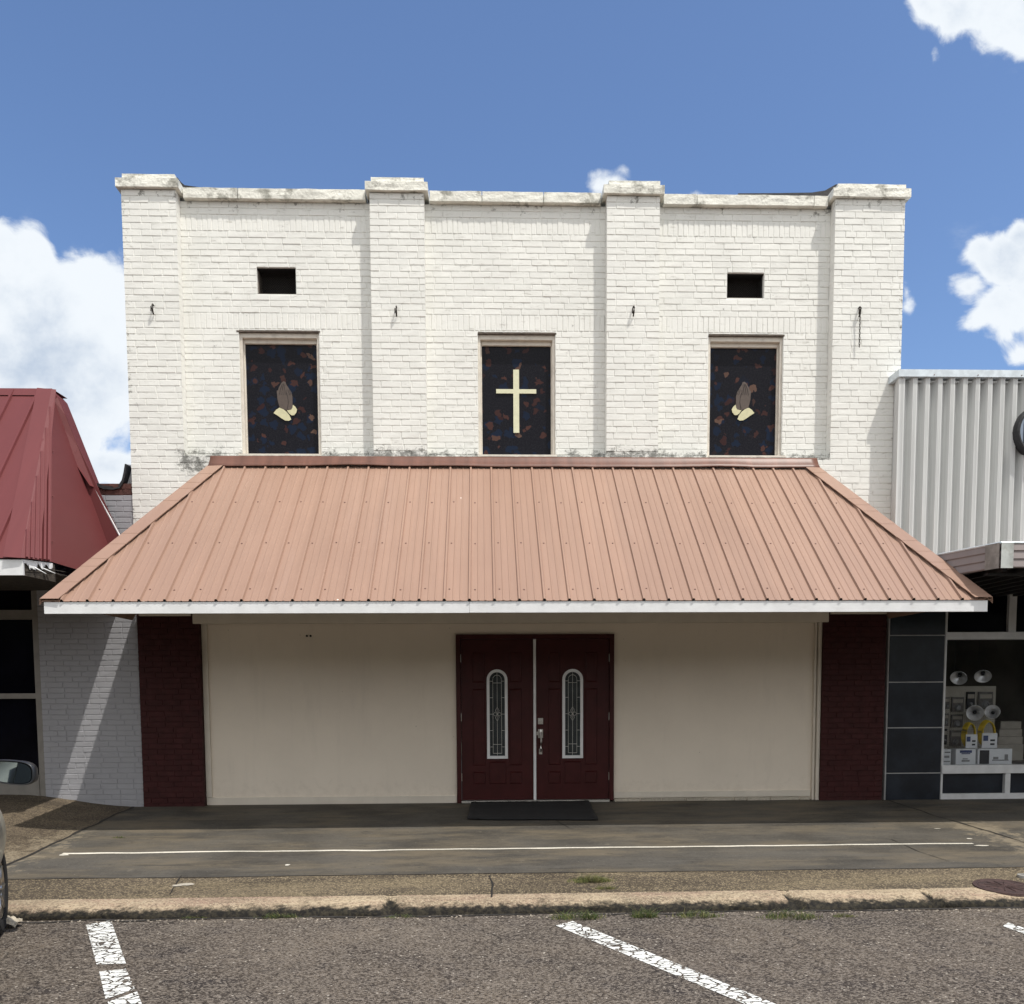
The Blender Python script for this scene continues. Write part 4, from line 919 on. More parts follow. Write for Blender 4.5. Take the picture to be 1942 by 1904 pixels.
# eave fascia: painted at the front, rotten on the side
mb.box(RL, Cc.x+.005, Cc.y+.01, Cc.y+.035, zE-.17, zE-.015)
mb.build('fascia', M['whitetrim'], rr)
mb = MB(); dd = (B_-Cc)
for k in range(60):
    t0, t1 = k/60, (k+1)/60; zq = lambda q: -.055-.05*noise.noise(Vector((q*7, 1, 2)))-.02*noise.noise(Vector((q*31, 1, 2)))-.03*(.2 < q < .5)
    a, b = Cc+dd*t0+Vector((0, .018, 0)), Cc+dd*t1+Vector((0, .018, 0))
    mb.hexa([a+Vector((0,0,zq(t0))), b+Vector((0,0,zq(t1))), b+Vector((0,.02,zq(t1))), a+Vector((0,.02,zq(t0))), a+Vector((0,0,-.012)), b+Vector((0,0,-.012)), b+Vector((0,.02,-.012)), a+Vector((0,.02,-.012))], 0)
for k in range(0):
    t0, t1 = k/26, (k+1)/26; zt = -.015-.012*random.random(); zb = -.075-.05*random.random()-(.05 if .2 < t0 < .5 else 0)
    a, b = Cc+dd*t0+Vector((0, .02, 0)), Cc+dd*t1+Vector((0, .02, 0)); sk = .03*(random.random()-.5)
    mb.hexa([a+Vector((0,0,zb+sk)), b+Vector((0,0,zb)), b+Vector((0,.02,zb)), a+Vector((0,.02,zb)), a+Vector((0,0,zt)), b+Vector((0,0,zt)), b+Vector((0,.02,zt)), a+Vector((0,.02,zt))], 0 if (random.random() < .62 and zb > -.10) else 1)
a, b = Cc+Vector((0, .05, 0)), B_+Vector((0, .05, 0))
mb.hexa([a+Vector((0,0,-.17)), b+Vector((0,0,-.2)), b+Vector((0,.03,-.2)), a+Vector((0,.03,-.17)), a+Vector((0,0,-.02)), b+Vector((0,0,-.02)), b+Vector((0,.03,-.02)), a+Vector((0,.03,-.02))], 1)
for k in range(4):
    s_ = random.uniform(.15, .9); p = Cc+dd*s_+Vector((0, -.0, -.08)); mb.tube([p, p+Vector((random.uniform(.05, .2), -.02, random.uniform(-.10, -.02)))], [.008, .002], 5, 0 if k % 2 else 1)
mb.build('rotten_fascia', [M['whitetrim'], M['darkwood']], rr)
mb = MB(); mb.poly([(RL, Cc.y+.04, zE-.12), (Cc.x, Cc.y+.04, zE-.12), (B_.x, B_.y+.04, zE-.10), (B2_.x, .0, zE-.08), (RL, .0, zE-.08)])
o = mb.build('soffit', M['darkwood'], rr, fixn=False); so_ = o.modifiers.new('s', 'SOLIDIFY'); so_.thickness = .01

# ================================================================== RIGHT NEIGHBOUR
right = thing('store_building', 'hardware store with ribbed cream metal cladding above a dark storefront', 'building', (7.5, 0, 0))
RR = 14.0
# tall cladding
SY = -.24; sx0 = X(1690, 900, SY+.02)+.06; ztop = Z(1800, 716, SY)
sx0 = X(1703, 800, SY); cx0 = sx0
per = .1565; prof = []; x = cx0+.02
while x < RR:
    prof += [(x, 0), (x+.054, 0), (x+.055, .10), (x+.122, .10)]
    x += per
mb = MB(); prev = (cx0, 0)
for p in prof+[(RR, 0)]:
    mb.poly([(prev[0], SY+prev[1], 2.95), (p[0], SY+p[1], 2.95), (p[0], SY+p[1], ztop), (prev[0], SY+prev[1], ztop)]); prev = p
# tiny flutes on the crowns
x = cx0+.02
while x < RR:
    for q in (.014, .026, .038): mb.box(x+q-.002, x+q+.002, SY-.003, SY-.0002, 2.95, ztop-.001)
    x += per
mb.poly([(cx0, SY, 2.95), (BX1+.006 if False else 5.175, -.008, 2.95), (5.175, -.008, ztop+.02), (cx0, SY, ztop+.02)])
mb.build('ribbed_cladding', M['siding'], right, fixn=False)
mb = MB(); mb.box(BX1+.02, RR, .0, .3, -.05, ztop-.02, 0); mb.box(RR-.3, RR, .3, 14, 0, ztop-.02, 0); mb.box(BX1+.02, RR-.3, .3, 14, 4.4, 4.5, 0)
rs = [(5.159+.003, RR, 0, 0, 0, 0)]
# opening must stay free: rebuild as upper wall only
mb = MB(); mb.box(BX1+.02, RR, .02, .3, 2.95, ztop-.02, 0); mb.box(RR-.3, RR, .3, 14, -.2, ztop-.02, 0); mb.box(BX1+.02, RR-.3, .3, 14, 4.4, 4.5, 0); mb.box(BX1+.02, RR, -.19, .02, ztop-.04, ztop-.02, 0)
mb.build('wall', M['siding'], right)
mb = MB(); mb.box(cx0-.02, RR, SY-.03, .32, ztop-.0, ztop+.085); 
mb.build('coping', M['galv'], right)
for k in range(3): xx = cx0+.42+k*.545; MB().tube([(xx, SY-.029, ztop+.02), (xx, SY-.036, ztop+.02)], .007, 8).build('coping_screw', M['screw'], right)
# canopy
KY = -2.4; ck = W(1898, 1030, KY); zc1 = ck.z; zc0 = Z(1898, 1077, KY); ck2 = W(1785, 1052, -1.68); dirv = (ck2-ck); end = ck+dirv*3.1; end.z = zc1
CK = Vector((ck.x, KY, 0)); CE = Vector((end.x, end.y, 0))
mb = MB(); hb = (zc1-zc0)/3
for k in range(3):
    a, b = zc0+hb*k, zc0+hb*(k+1); st = .012
    for (p, q) in ((CE, CK), (CK, Vector((RR, KY, 0)))):
        d = (q-p).normalized(); nn = Vector((d.y, -d.x, 0)); 
        P1, P2 = p, q
        mb.poly([P1+Vector((0,0,a+.012))+nn*st, P2+Vector((0,0,a+.012))+nn*st, P2+Vector((0,0,b)), P1+Vector((0,0,b))])
        mb.poly([P1+Vector((0,0,a)), P2+Vector((0,0,a)), P2+Vector((0,0,a+.012))+nn*st, P1+Vector((0,0,a+.012))+nn*st])
mb.poly([CE+Vector((0,0,zc1)), CK+Vector((0,0,zc1)), Vector((RR, KY, zc1)), Vector((RR, SY, zc1)), Vector((CE.x, SY, zc1))][::-1])
mb.poly([CE+Vector((0,0,zc0+.03)), CK+Vector((0,0,zc0+.03)), Vector((RR, KY, zc0+.03)), Vector((RR, .02, zc0+.03)), Vector((CE.x, .02, zc0+.03))])
cn = mb.build('canopy', M['brownmetal'], right, fixn=False); 
mb = MB()
d1 = (CE-CK).normalized(); n1 = Vector((d1.y, -d1.x, 0)); n1 = -n1 if n1.y > 0 else n1
M['patchm'] = mat('silver_tape_patch', (.46, .48, .46), .4, .2, 6, .2, 20, metal=.2, dirt=.5, dcol=(.28, .26, .22), dscale=9)
M['patchd'] = mat('grimy_tape_patch', (.27, .245, .22), .6, .25, 10, .2, 20, dirt=.5, dcol=(.14, .12, .1), dscale=9)
mb.hexa([CK+Vector((0,-.016,zc0-.003)), CK+Vector((.125,-.016,zc0-.003)), CK+Vector((.125,-.013,zc0-.003)), CK+Vector((0,-.013,zc0-.003)), CK+Vector((0,-.016,zc1+.003)), CK+Vector((.125,-.016,zc1+.003)), CK+Vector((.125,-.013,zc1+.003)), CK+Vector((0,-.013,zc1+.003))], 0)
p2 = CK+d1*.17
mb.poly([CK+n1*.016+Vector((0,0,zc0-.003)), p2+n1*.016+Vector((0,0,zc0-.003)), p2+n1*.016+Vector((0,0,zc1+.003)), CK+n1*.016+Vector((0,0,zc1+.003))], 1)
mb.build('corner_patch', [M['patchm'], M['patchd']], cn, fixn=False)
mb = MB()
for (p, q) in ((CE, CK), (CK, Vector((RR, KY, 0)))):
    d = (q-p).normalized(); mb.tube([p+Vector((0,0,zc1+.006)), q+Vector((0,0,zc1+.006))], .012, 6)
mb.build('canopy_edge', M['galv'], cn)
mb = MB()
xx = CE.x+.1
while xx < RR:
    ys_ = KY+.08 if xx > CK.x else max(KY+.08, CK.y+(CK.x-xx)/(CK.x-CE.x)*(CE.y-CK.y)+.12)
    mb.box(xx, xx+.05, ys_, .0, zc0-.02, zc0+.028); xx += .22
mb.box(CK.x, RR, KY+.2, KY+.28, zc0-.045, zc0-.021)
mb.build('canopy_deck', M['tar'], cn)
# dark tile column
tx0, tx1 = X(1681, 1400, -.012), X(1788, 1400, -.012); tzs = [Z(1735, y, -.012) for y in (1519, 1466, 1380, 1293.5, 1205)]+[2.95]
cm = MB(); cm.box(tx0, tx1, .0, .2, -.06, 2.95); col_ = cm.build('tiled_pier', M['tilegrout'], right)
for a, b in zip(tzs[:-1], tzs[1:]):
    MB().box(tx0+.014, tx1-.014, -.012, -.001, a+.007, b-.007).build('wall_panel', M['tile'], col_, bevel=.002)
# storefront framing
gy = .04; z_ = {k: Z(1870, v, gy) for k, v in dict(top0=1106, top1=1116, t0=1199, t1=1213, s0=1450, s1=1466, b0=1504, b1=1516).items()}
mb = MB(); g0 = tx1
mb.box(g0, RR, -.0, .09, z_['top1'], z_['top0']+.03); mb.box(g0, RR, -.01, .1, z_['t1'], z_['t0']); mb.box(g0, RR, -.02, .12, z_['s1'], z_['s0'])
mb.box(g0, RR, -.01, .1, z_['b1']-.0, z_['b0']); mb.box(g0+.0, g0+.022, -.004, .08, z_['b0'], z_['top1'])
m1, m2 = X(1915, 1150, gy), X(1925, 1150, gy); mb.box(m1-.03, m2, .0, .085, z_['t0'], z_['top1'])
m3, m4 = X(1902, 1490, gy), X(1912, 1490, gy); mb.box(m3, m4, -.005, .085, z_['b0'], z_['s1'])
for xx in (9.0, 10.6, 12.2): mb.box(xx, xx+.06, .0, .085, z_['t0'], z_['top1']); mb.box(xx, xx+.06, .001, .085, z_['b0'], z_['s1']); mb.box(xx, xx+.06, .002, .085, z_['s0'], z_['t1'])
fr = mb.build('shop_window', M['alulight'], right, bevel=.003)
mb = MB(); mb.box(g0, RR, -.005, .11, -.2, z_['b1']); mb.box(g0, RR, -.002, .3, z_['top0']+.031, 2.95)
mb.build('bulkhead', M['tar'], right)
MB().box(g0+.01, RR, .05, .056, z_['t0'], z_['top1']).build('transom_pane', M['darkglass'], fr)
MB().box(g0+.01, RR, .05, .056, z_['s0'], z_['t1']).build('display_pane', M['glass'], fr)
MB().box(g0+.01, RR, .05, .056, z_['b0'], z_['s1']).build('lower_panel', M['tile'], fr)
# interior
M['inner'] = mat('dim_interior_wall', (.07, .06, .05), .9, .3, 2); M['deck'] = mat('display_deck', (.12, .11, .10), .8, .2, 6)
mb = MB(); FZ = z_['s0']-.02; mb.box(g0, 11, .12, 1.2, FZ-.03, FZ, 1); mb.box(g0, 11, 2.2, 2.25, -.1, 3, 0); mb.box(g0-.05, g0-.001, .13, 2.2, -.1, 3, 0); mb.box(10.95, 11, .13, 2.2, -.1, 3, 0); mb.box(g0, 11, .13, 2.2, 2.6, 2.65, 0); mb.box(g0, 11, .13, 2.2, -.1, 0, 0)
mb.build('display_room', [M['inner'], M['deck']], right)
# ---- goods in the window
M['peg'] = mat('pegboard_grey', (.42, .39, .33), .8, .08, 8)
def bx(name, px0, px1, py0, py1, Y, dep, m, label, cat, group=None, marks=()):
    a = W(px0, py1, Y); b = W(px1, py0, Y); t_ = thing(name, label, cat, ((a.x+b.x)/2, Y, a.z), group)
    MB().box(a.x, b.x, Y, Y+dep, a.z, b.z).build('carton', m, t_, bevel=.003)
    mb = MB(); ok = False
    for (u0, u1, v0, v1, mi) in marks:
        mb.box(a.x+(b.x-a.x)*u0, a.x+(b.x-a.x)*u1, Y-.0015, Y-.0004, a.z+(b.z-a.z)*v0, a.z+(b.z-a.z)*v1, mi); ok = True
    if ok: mb.build('printed_label', [M['ink'], M['inkblue'], M['inkgrey'], M['carton']], t_)
M['ink'] = mat('black_print', (.015, .016, .02), .6); M['inkblue'] = mat('blue_print', (.03, .05, .14), .6); M['inkgrey'] = mat('grey_print', (.22, .22, .22), .6)
M['carton'] = mat('white_carton', (.66, .67, .68), .7, .04); M['carton2'] = mat('beige_carton', (.36, .33, .28), .8, .08)
zf = FZ
pb = W(1786, 1425, .75); pt = W(1889, 1301, .75)
mb = MB(); mb.box(pb.x, pt.x, .75, .77, FZ, pt.z, 0)
for i in range(28):
    for j in range(34):
        xx, zz = pb.x+.02+i*.026, FZ+.03+j*.026
        if xx < pt.x-.02 and zz < pt.z-.02: mb.box(xx, xx+.006, .748, .7495, zz, zz+.006, 1)
o = mb.build('pegboard', [M['peg'], M['ink']]); tag(o, 'grey perforated display board standing inside the hardware store window', 'pegboard')
M['tan'] = mat('tan_package', (.14, .13, .12), .7, .25, 30); M['yellow'] = mat('yellow_cord_jacket', (.70, .50, .04), .5, .1, 30)
for i, (a, b, c, d, lab) in enumerate([(1790, 1802, 1322, 1345, 'leftmost packet in the upper row on the grey display board'), (1805, 1829, 1322, 1350, 'wide packet in the upper row, second from the left on the display board'), (1833, 1850, 1312, 1345, 'dark packet in the upper row between the wide packet and the round tipped one'), (1855, 1884, 1312, 1345, 'rightmost packet in the upper row on the grey display board'), (1788, 1797, 1382, 1412, 'black packet in the lower row at the left edge of the display board'), (1802, 1824, 1385, 1415, 'packet in the lower row left of the yellow cord packs'), (1788, 1800, 1353, 1377, 'small packet in the middle row at the left edge of the display board'), (1804, 1827, 1355, 1379, 'wide packet in the middle row, left of the lower reflectors')]):
    p0, p1 = W(a, d, .72), W(b, c, .72); t_ = thing('hanging_packet', lab, 'packet', ((p0.x+p1.x)/2, .72, p0.z), 'packets hanging on the display board')
    MB().box(p0.x, p1.x, .722, .745, p0.z, p1.z).build('packet_body', M['ink'] if i in (2, 4) else M['tan'], t_, bevel=.004)
    w_, h_ = p1.x-p0.x, p1.z-p0.z
    MB().box(p0.x+w_*.1, p0.x+w_*.9, .718, .7215, p0.z+h_*.62, p0.z+h_*.86, 0).build('printed_card', M['carton2'], t_)
    MB().tube([(p0.x+w_*.5, .7215, p0.z+h_*.28), (p0.x+w_*.5, .70, p0.z+h_*.28)], [w_*.26, w_*.18], 14).build('blister', M['inkgrey'], t_)
M['chrome'] = mat('spun_aluminium', (.80, .80, .80), .35, .04, 20, metal=.6)
for i, (px, py, r_, tx, tz, lab) in enumerate([(1818, 1286, 14.5, -.9, -.9, 'upper left aluminium lamp reflector hanging in the store window'), (1864, 1283, 14.5, -.6, -1.0, 'upper right aluminium lamp reflector hanging in the store window'), (1849, 1352, 14.5, -.55, -.12, 'lower left aluminium lamp reflector facing out above the yellow cord packs'), (1882, 1350, 13, -.75, .2, 'lower right aluminium lamp reflector facing out above the larger cord pack')]):
    p = W(px, py, .5); rad = r_/142.0; t_ = thing('lamp_reflector', lab, 'lamp reflector', p, 'lamp reflectors hanging in the store window')
    ax = Vector((tx, -1.0 if i > 1 else -1.1, tz)).normalized(); q = ax.to_track_quat('Z', 'Y').to_matrix().to_4x4(); mt = Matrix.Translation(p) @ q
    mb = MB(); mb.lathe([(rad*.22, -rad*.95), (rad*.3, -rad*.8), (rad*.62, -rad*.55), (rad*.9, -rad*.2), (rad, 0), (rad*1.04, 0), (rad*1.02, -.012), (rad*.93, -rad*.22), (rad*.64, -rad*.6), (rad*.3, -rad*.86)], mt, 36)
    mb.build('reflector_bowl', M['chrome'], t_, smooth=True)
    mb = MB(); mb.lathe([(.001, -rad*.5), (rad*.2, -rad*.5), (rad*.24, -rad*.9), (rad*.2, -rad*1.35), (.001, -rad*1.4)], mt, 20); mb.build('lamp_socket', M['ink'], t_, smooth=True)
    MB().tube([mt @ Vector((0, 0, -rad*1.3)), p+Vector((0, .1, .1)), p+Vector((0, .12, 1.6 if i < 2 else .12))], .004, 6).build('cord', M['ink'], t_)
for i, (px, py, wd, hh, lab) in enumerate([(1839, 1418, .175, .37, 'smaller yellow extension cord pack with white label, standing left'), (1873, 1418, .235, .40, 'larger yellow extension cord pack with white label, standing right')]):
    p = W(px, py, .42); p.z = FZ+.205; t_ = thing('cord_pack', lab, 'extension cord', p, 'yellow cord packs in the store window')
    mb = MB(); 
    for k in range(7):
        lp = []
        for j in range(25):
            th = 2*math.pi*j/24; lp.append((p.x+(wd*.36+.004*k)*math.cos(th), .42+.012*k-.02, p.z+hh*.5+(hh*.40+.003*k)*math.sin(th)))
        mb.tube(lp, .0085, 6, caps=False)
    mb.build('coiled_cord', M['yellow'], t_, smooth=True)
    MB().box(p.x-wd*.42, p.x+wd*.46, .385, .395, p.z+.01, p.z+hh*.52).build('card_sleeve', M['carton'], t_)
    for q_, m_ in (((p.x+wd*.05, p.x+wd*.30, .382, .3845, p.z+hh*.12, p.z+hh*.18), 'ink'), ((p.x+wd*.05, p.x+wd*.32, .382, .3845, p.z+hh*.25, p.z+hh*.31), 'ink'), ((p.x-wd*.36, p.x-wd*.08, .382, .3845, p.z+hh*.26, p.z+hh*.44), 'inkblue')): MB().box(*q_).build('printed_label', M[m_], t_)
for (a, b, c, d, lab, mk) in [(1788, 1804, 1417, 1449, 'leftmost and narrowest white carton at the bottom of the store window', [(.2, .9, .78, .84, 0), (.1, .9, .2, .26, 2), (.15, .8, .45, .6, 2)]),
   (1812, 1851, 1418, 1449, 'white carton with a blue banner at its top, middle of the three', [(.2, .8, .76, .93, 1), (.28, .72, .68, .74, 1), (.3, .7, .2, .32, 2), (.35, .6, .35, .42, 2)]),
   (1854, 1920, 1417, 1449, 'widest white carton with a black panel on its left, rightmost of the three', [(.05, .33, .05, .92, 0), (.42, .9, .25, .32, 2), (.45, .6, .34, .5, 2), (.78, .88, .3, .65, 2)])]:
    p0, p1 = W(a, d, .25), W(b, c, .25); t_ = thing('boxed_goods', lab, 'carton', ((p0.x+p1.x)/2, .25, FZ), 'white cartons at the bottom of the store window')
    MB().box(p0.x, p1.x, .25, .42, FZ+.001, FZ+.21).build('carton', M['carton'], t_, bevel=.003)
    w_ = p1.x-p0.x
    for (u0, u1, v0, v1, mi) in mk: MB().box(p0.x+w_*u0, p0.x+w_*u1, .2475, .2495, FZ+.21*v0, FZ+.21*v1).build('printed_label', [M['ink'], M['inkblue'], M['inkgrey']][mi], t_)
for k, lab in enumerate(['bottom beige box of the dim stack right of the display board', 'second beige box from the bottom of the dim stack', 'second beige box from the top of the dim stack', 'topmost and narrowest beige box of the dim stack']):
    p = W(1916, 1411, .9); zz = FZ+.001+.11*k+ .12
    if k == 0: zz = FZ+.001
    h_ = .228 if k == 0 else .105; w_ = .19-.014*k
    o = MB().box(p.x-w_, p.x+w_, .9, 1.1, zz if k == 0 else FZ+.23+.108*(k-1), (zz if k == 0 else FZ+.23+.108*(k-1))+h_).build('stacked_box', M['carton2'], bevel=.004)
    tag(o, lab, 'box', 'beige boxes stacked inside the store')
# ---- round sign on the cladding
sp = W(1977, 817, -.33); t_ = thing('round_sign', 'round dark rimmed sign hanging on the ribbed cladding at the right edge', 'sign', sp)
mt = Matrix.Translation((sp.x, -.33, sp.z)) @ Vector((0, -1, 0)).to_track_quat('Z', 'Y').to_matrix().to_4x4()
mb = MB(); mb.lathe([(.001, -.12), (.31, -.12), (.32, -.1), (.32, .01), (.305, .02), (.285, .012), (.283, .0)], mt, 48); mb.build('rim', M['tar'], t_, smooth=False)
M['signblue'] = mat('blue_grey_sign_face', (.20, .25, .32), .3, .15, 6); mb = MB(); mb.lathe([(.001, .001), (.284, .001)], mt, 48); mb.build('sign_face', M['signblue'], t_)
mb = MB(); mb.box(sp.x-.235, sp.x-.185, -.339, -.3315, sp.z-.15, sp.z+.10); mb.box(sp.x-.18, sp.x-.1, -.339, -.3315, sp.z-.16, sp.z-.11); mb.build('emblem', M['ink'], t_)
mb = MB(); mb.box(sp.x-.03, sp.x+.03, -.21, -.15, sp.z-.1, sp.z+.1); mb.build('bracket', M['tar'], t_)

# ================================================================== STREET THINGS
# utility cover and open valve ring
p = gp(1905, 1683); t_ = thing('utility_cover', 'rusty brown round utility cover set in the sidewalk near the kerb', 'utility cover', (p[0], p[1], wz(p[0], p[1])))
M['rustcover'] = mat('rusty_cast_iron', (.055, .03, .026), .8, .35, 14, .7, 80)
mt = Matrix.Translation((p[0], p[1], wz(p[0], p[1])+.004)) @ Matrix.Rotation(math.atan(.055), 4, 'X')
mb = MB(); mb.lathe([(.001, .006), (.19, .006), (.20, .002), (.205, .002), (.21, .008), (.235, .008), (.24, -.01)], mt, 40)
for k in range(6): 
    th = math.pi*k/6; a = mt @ Vector((math.cos(th)*.15, math.sin(th)*.15, .008)); b = mt @ Vector((-math.cos(th)*.15, -math.sin(th)*.15, .008)); mb.tube([a, b], .005, 5)
mb.build('cover_plate', M['rustcover'], t_)
p = gp(1942, 1664); mt = Matrix.Translation((p[0]+.02, p[1], wz(p[0], p[1])))
mb = MB(); mb.lathe([(.07, -.03), (.07, .022), (.055, .025), (.052, -.03)], mt, 28); mb.lathe([(.001, .004), (.052, .004)], mt, 20, 1)
tag(mb.build('valve_box', [M['alu'], M['crack']]), 'small pale open ring of a valve box in the sidewalk behind the rusty cover', 'valve box')
# weeds
def weed(px, py, n, h, spread, dry, label, road=False):
    p = G(px, py, ROAD+.002) if road else Vector(gp(px, py)); z = ROAD if road else wz(p.x, p.y); mb = MB()
    for k in range(n):
        a = random.uniform(0, 6.28); r_ = spread*math.sqrt(random.random()); x, y = p.x+r_*math.cos(a)*(1.2+.9*random.random()**3), p.y+r_*math.sin(a)*.6
        if road: y = min(y, KF-.004)
        hh = h*random.uniform(.3, 1.0)*(1.35-.8*r_/spread)*(1.6 if random.random() < .08 else 1); ln = Vector((random.uniform(-1, 1), random.uniform(-.6, .35), 0))*hh*1.1; wd = random.uniform(.0012, .003)
        pr = None; sd = Vector((math.cos(a), math.sin(a), 0))*wd; mi = 0 if random.random() > dry else 1
        for j in range(4):
            s_ = j/3; q = Vector((x, y, z))+ln*s_*s_+Vector((0, 0, hh*(s_-.35*s_*s_))); ww = sd*(1-s_*.95)
            cur = (q-ww, q+ww)
            if pr: mb.poly([pr[0], pr[1], cur[1], cur[0]], mi)
            pr = cur
    o = mb.build('weed_clump', [M['weed'], M['weeddry']], fixn=False); tag(o, label, 'weeds', 'weed clumps along the kerb')
weed(1122, 1672, 700, .10, .12, .7, 'yellow green weed tuft spreading over the sidewalk edge above the kerb')
weed(1148, 1686, 160, .06, .06, .75, 'small pale weed tuft hanging just below the yellow green one')
weed(1095, 1741, 420, .11, .14, .3, 'long bladed green weeds in the gutter left of centre, below the yellow green tuft', True)
weed(1222, 1739, 260, .14, .07, .25, 'upright green weed tuft at the kerb right of the long bladed weeds', True)
weed(1322, 1738, 320, .09, .12, .45, 'low spreading weeds at the kerb midway between two taller tufts', True)
weed(1500, 1740, 420, .10, .15, .45, 'weeds growing at the kerb crack right of centre', True)
weed(1600, 1738, 160, .05, .06, .6, 'sparse low weeds under the chipped kerb at right', True)
weed(530, 1739, 260, .07, .11, .35, 'flat green weeds below the kerb left of centre', True)
weed(372, 1740, 120, .045, .08, .4, 'thin weeds at the kerb foot above the left painted line', True)
weed(760, 1739, 150, .045, .08, .4, 'short weeds at the kerb crack left of centre', True)
weed(225, 1589, 90, .035, .045, .3, 'tiny dark weed tuft in the diagonal sidewalk crack at left')
# small stones in the gutter
M['stone'] = mat('pale_gravel', (.36, .31, .25), .85, .3, 20)
def blob(mb, c, r_, mi=0):
    bm = bmesh.new(); bmesh.ops.create_icosphere(bm, subdivisions=1, radius=1); i = len(mb.V); sx_, sy_, sz_ = random.uniform(.8, 1.4), random.uniform(.6, 1), random.uniform(.4, .7)
    for v in bm.verts: mb.V.append((c[0]+v.co.x*r_*sx_*random.uniform(.8, 1.1), c[1]+v.co.y*r_*sy_*random.uniform(.8, 1.1), c[2]+v.co.z*r_*sz_))
    for f in bm.faces: mb.Fc.append(tuple(i+v.index for v in f.verts)); mb.M.append(mi)
    bm.free()
mb = MB()
for k in range(520):
    x = random.uniform(-6, 8); c = (x, KF-.03-abs(random.gauss(0, .05)), ROAD+.003); blob(mb, c, random.uniform(.003, .011))
for k in range(260): c = (random.uniform(-6, 8), random.uniform(-8, -4.5), ROAD+.002); blob(mb, c, random.uniform(.002, .006))
tag(mb.build('gutter_gravel', M['stone'], fixn=False), 'loose pale grit lying in the gutter along the kerb', 'gravel', kind='stuff')
# litter leaf beside the car wheel
lp = G(14, 1757, ROAD+.01); mb = MB(); n_ = 10
M['leaf'] = mat('dry_crumpled_paper', (.42, .37, .29), .8, .2, 25, .4, 60)
for j in range(n_+1):
    for i in range(n_+1):
        u, v = i/n_-.5, j/n_-.5; k = 1-.5*abs(v)*2*abs(u)*1.2
        mb.V.append((lp.x+u*.26*k-.03, lp.y+v*.16*k+.02, ROAD+.03+.055*noise.noise(Vector((u*4, v*4, 3)))+.07*(.25-u*u)+.05*(.25-v*v)))
for j in range(n_):
    for i in range(n_): k = j*(n_+1)+i; mb.Fc.append((k, k+1, k+n_+2, k+n_+1)); mb.M.append(0)
o = mb.build('litter', M['leaf']); so_ = o.modifiers.new('s', 'SOLIDIFY'); so_.thickness = .003
tag(o, 'crumpled pale paper litter on the asphalt beside the car wheel', 'litter')

# ---- parked car (nose to the kerb, mostly outside the picture)
M['carpaint'] = mat('beige_metallic_paint', (.42, .39, .31), .35, .03, 3, metal=.15, coat=.4)
M['carglass'] = m_dark('car_window_glass', (.01, .012, .014), .05, .5)
M['plastic'] = mat('dark_mirror_plastic', (.018, .02, .024), .35, .1)
M['mirror'] = mat('mirror_glass', (.22, .27, .30), .04, .02, metal=1)
M['taillight'] = mat('red_lamp_lens', (.25, .01, .01), .2); M['headlamp'] = mat('clear_lamp_lens', (.6, .6, .6), .15)
CA = Vector((-.37, .93, 0)).normalized(); CR = Vector((CA.y, -CA.x, 0))      # forward, right
wheelc = W(-33, 1655, -4.78)
# car origin on the ground under the middle: local x forward, y right
fwx, hwid = 1.35, .86
org = Vector((wheelc.x, -4.78, 0)) - CA*fwx - CR*(hwid-.08); org.z = ROAD
def Cp(x, y, z): p = org+CA*x+CR*y; return Vector((p.x, p.y, ROAD+z))
car = thing('parked_car', 'beige car parked nose to the kerb at the left edge, its door mirror in view', 'car', org)
# body loft: stations (x, list of (halfwidth, z))
ST = [(-2.25, .30, .42, .60, .74, .78), (-2.15, .26, .72, .84, .88, .90), (-1.9, .24, .80, .89, .86, .97), (-1.35, .24, .84, .90, .87, .99), (-.7, .22, .84, .90, .87, .97), (0, .22, .84, .90, .87, .95), (.7, .22, .84, .90, .86, .95), (1.0, .24, .84, .94, .88, 1.04), (1.5, .26, .83, .945, .87, 1.05), (1.9, .27, .76, .86, .76, .96), (2.15, .30, .60, .68, .58, .70), (2.22, .36, .5, .55, .48, .60)]
def ring(st):
    x, zb, w0, w1, w2, zt = st
    half = [(0, zb), (w0*.9, zb), (w0, zb+.08), (w1, zb+(zt-zb)*.45), (w1*.995, zb+(zt-zb)*.72), (w2, zt-.03), (w2*.8, zt+.015), (0, zt+.03)]
    return [Cp(x, y, z) for y, z in half]+[Cp(x, -y, z) for y, z in half[-2:0:-1]]
mb = MB(); rings = [ring(s_) for s_ in ST]; k = len(rings[0])
for r_ in rings: mb.V += [tuple(p) for p in r_]
for i in range(len(rings)-1):
    for j in range(k): j2 = (j+1) % k; mb.Fc.append((i*k+j, i*k+j2, (i+1)*k+j2, (i+1)*k+j)); mb.M.append(0)
mb.Fc.append(tuple(range(k))); mb.M.append(0); mb.Fc.append(tuple((len(rings)-1)*k+j for j in range(k))); mb.M.append(0)
# cabin
cab = [(-1.75, .80, .97, .60, 1.02), (-1.25, .80, .97, .58, 1.36), (-.6, .80, .96, .60, 1.44), (.1, .80, .95, .60, 1.43), (.45, .80, .95, .58, 1.36), (1.15, .76, .93, .60, .97)]
i0 = len(mb.V)
for (x, wb_, zb, wt_, zt) in cab: mb.V += [tuple(Cp(x, y, z)) for y, z in ((wb_, zb-.02), (wt_, zt-.02), (wt_*.8, zt), (-wt_*.8, zt), (-wt_, zt-.02), (-wb_, zb-.02))]
for i in range(len(cab)-1):
    for j in range(5): mb.Fc.append((i0+i*6+j, i0+i*6+j+1, i0+(i+1)*6+j+1, i0+(i+1)*6+j)); mb.M.append(0)
body = mb.build('body', M['carpaint'], car, smooth=True)
sb = body.modifiers.new('sub', 'SUBSURF'); sb.levels = 2; sb.render_levels = 2
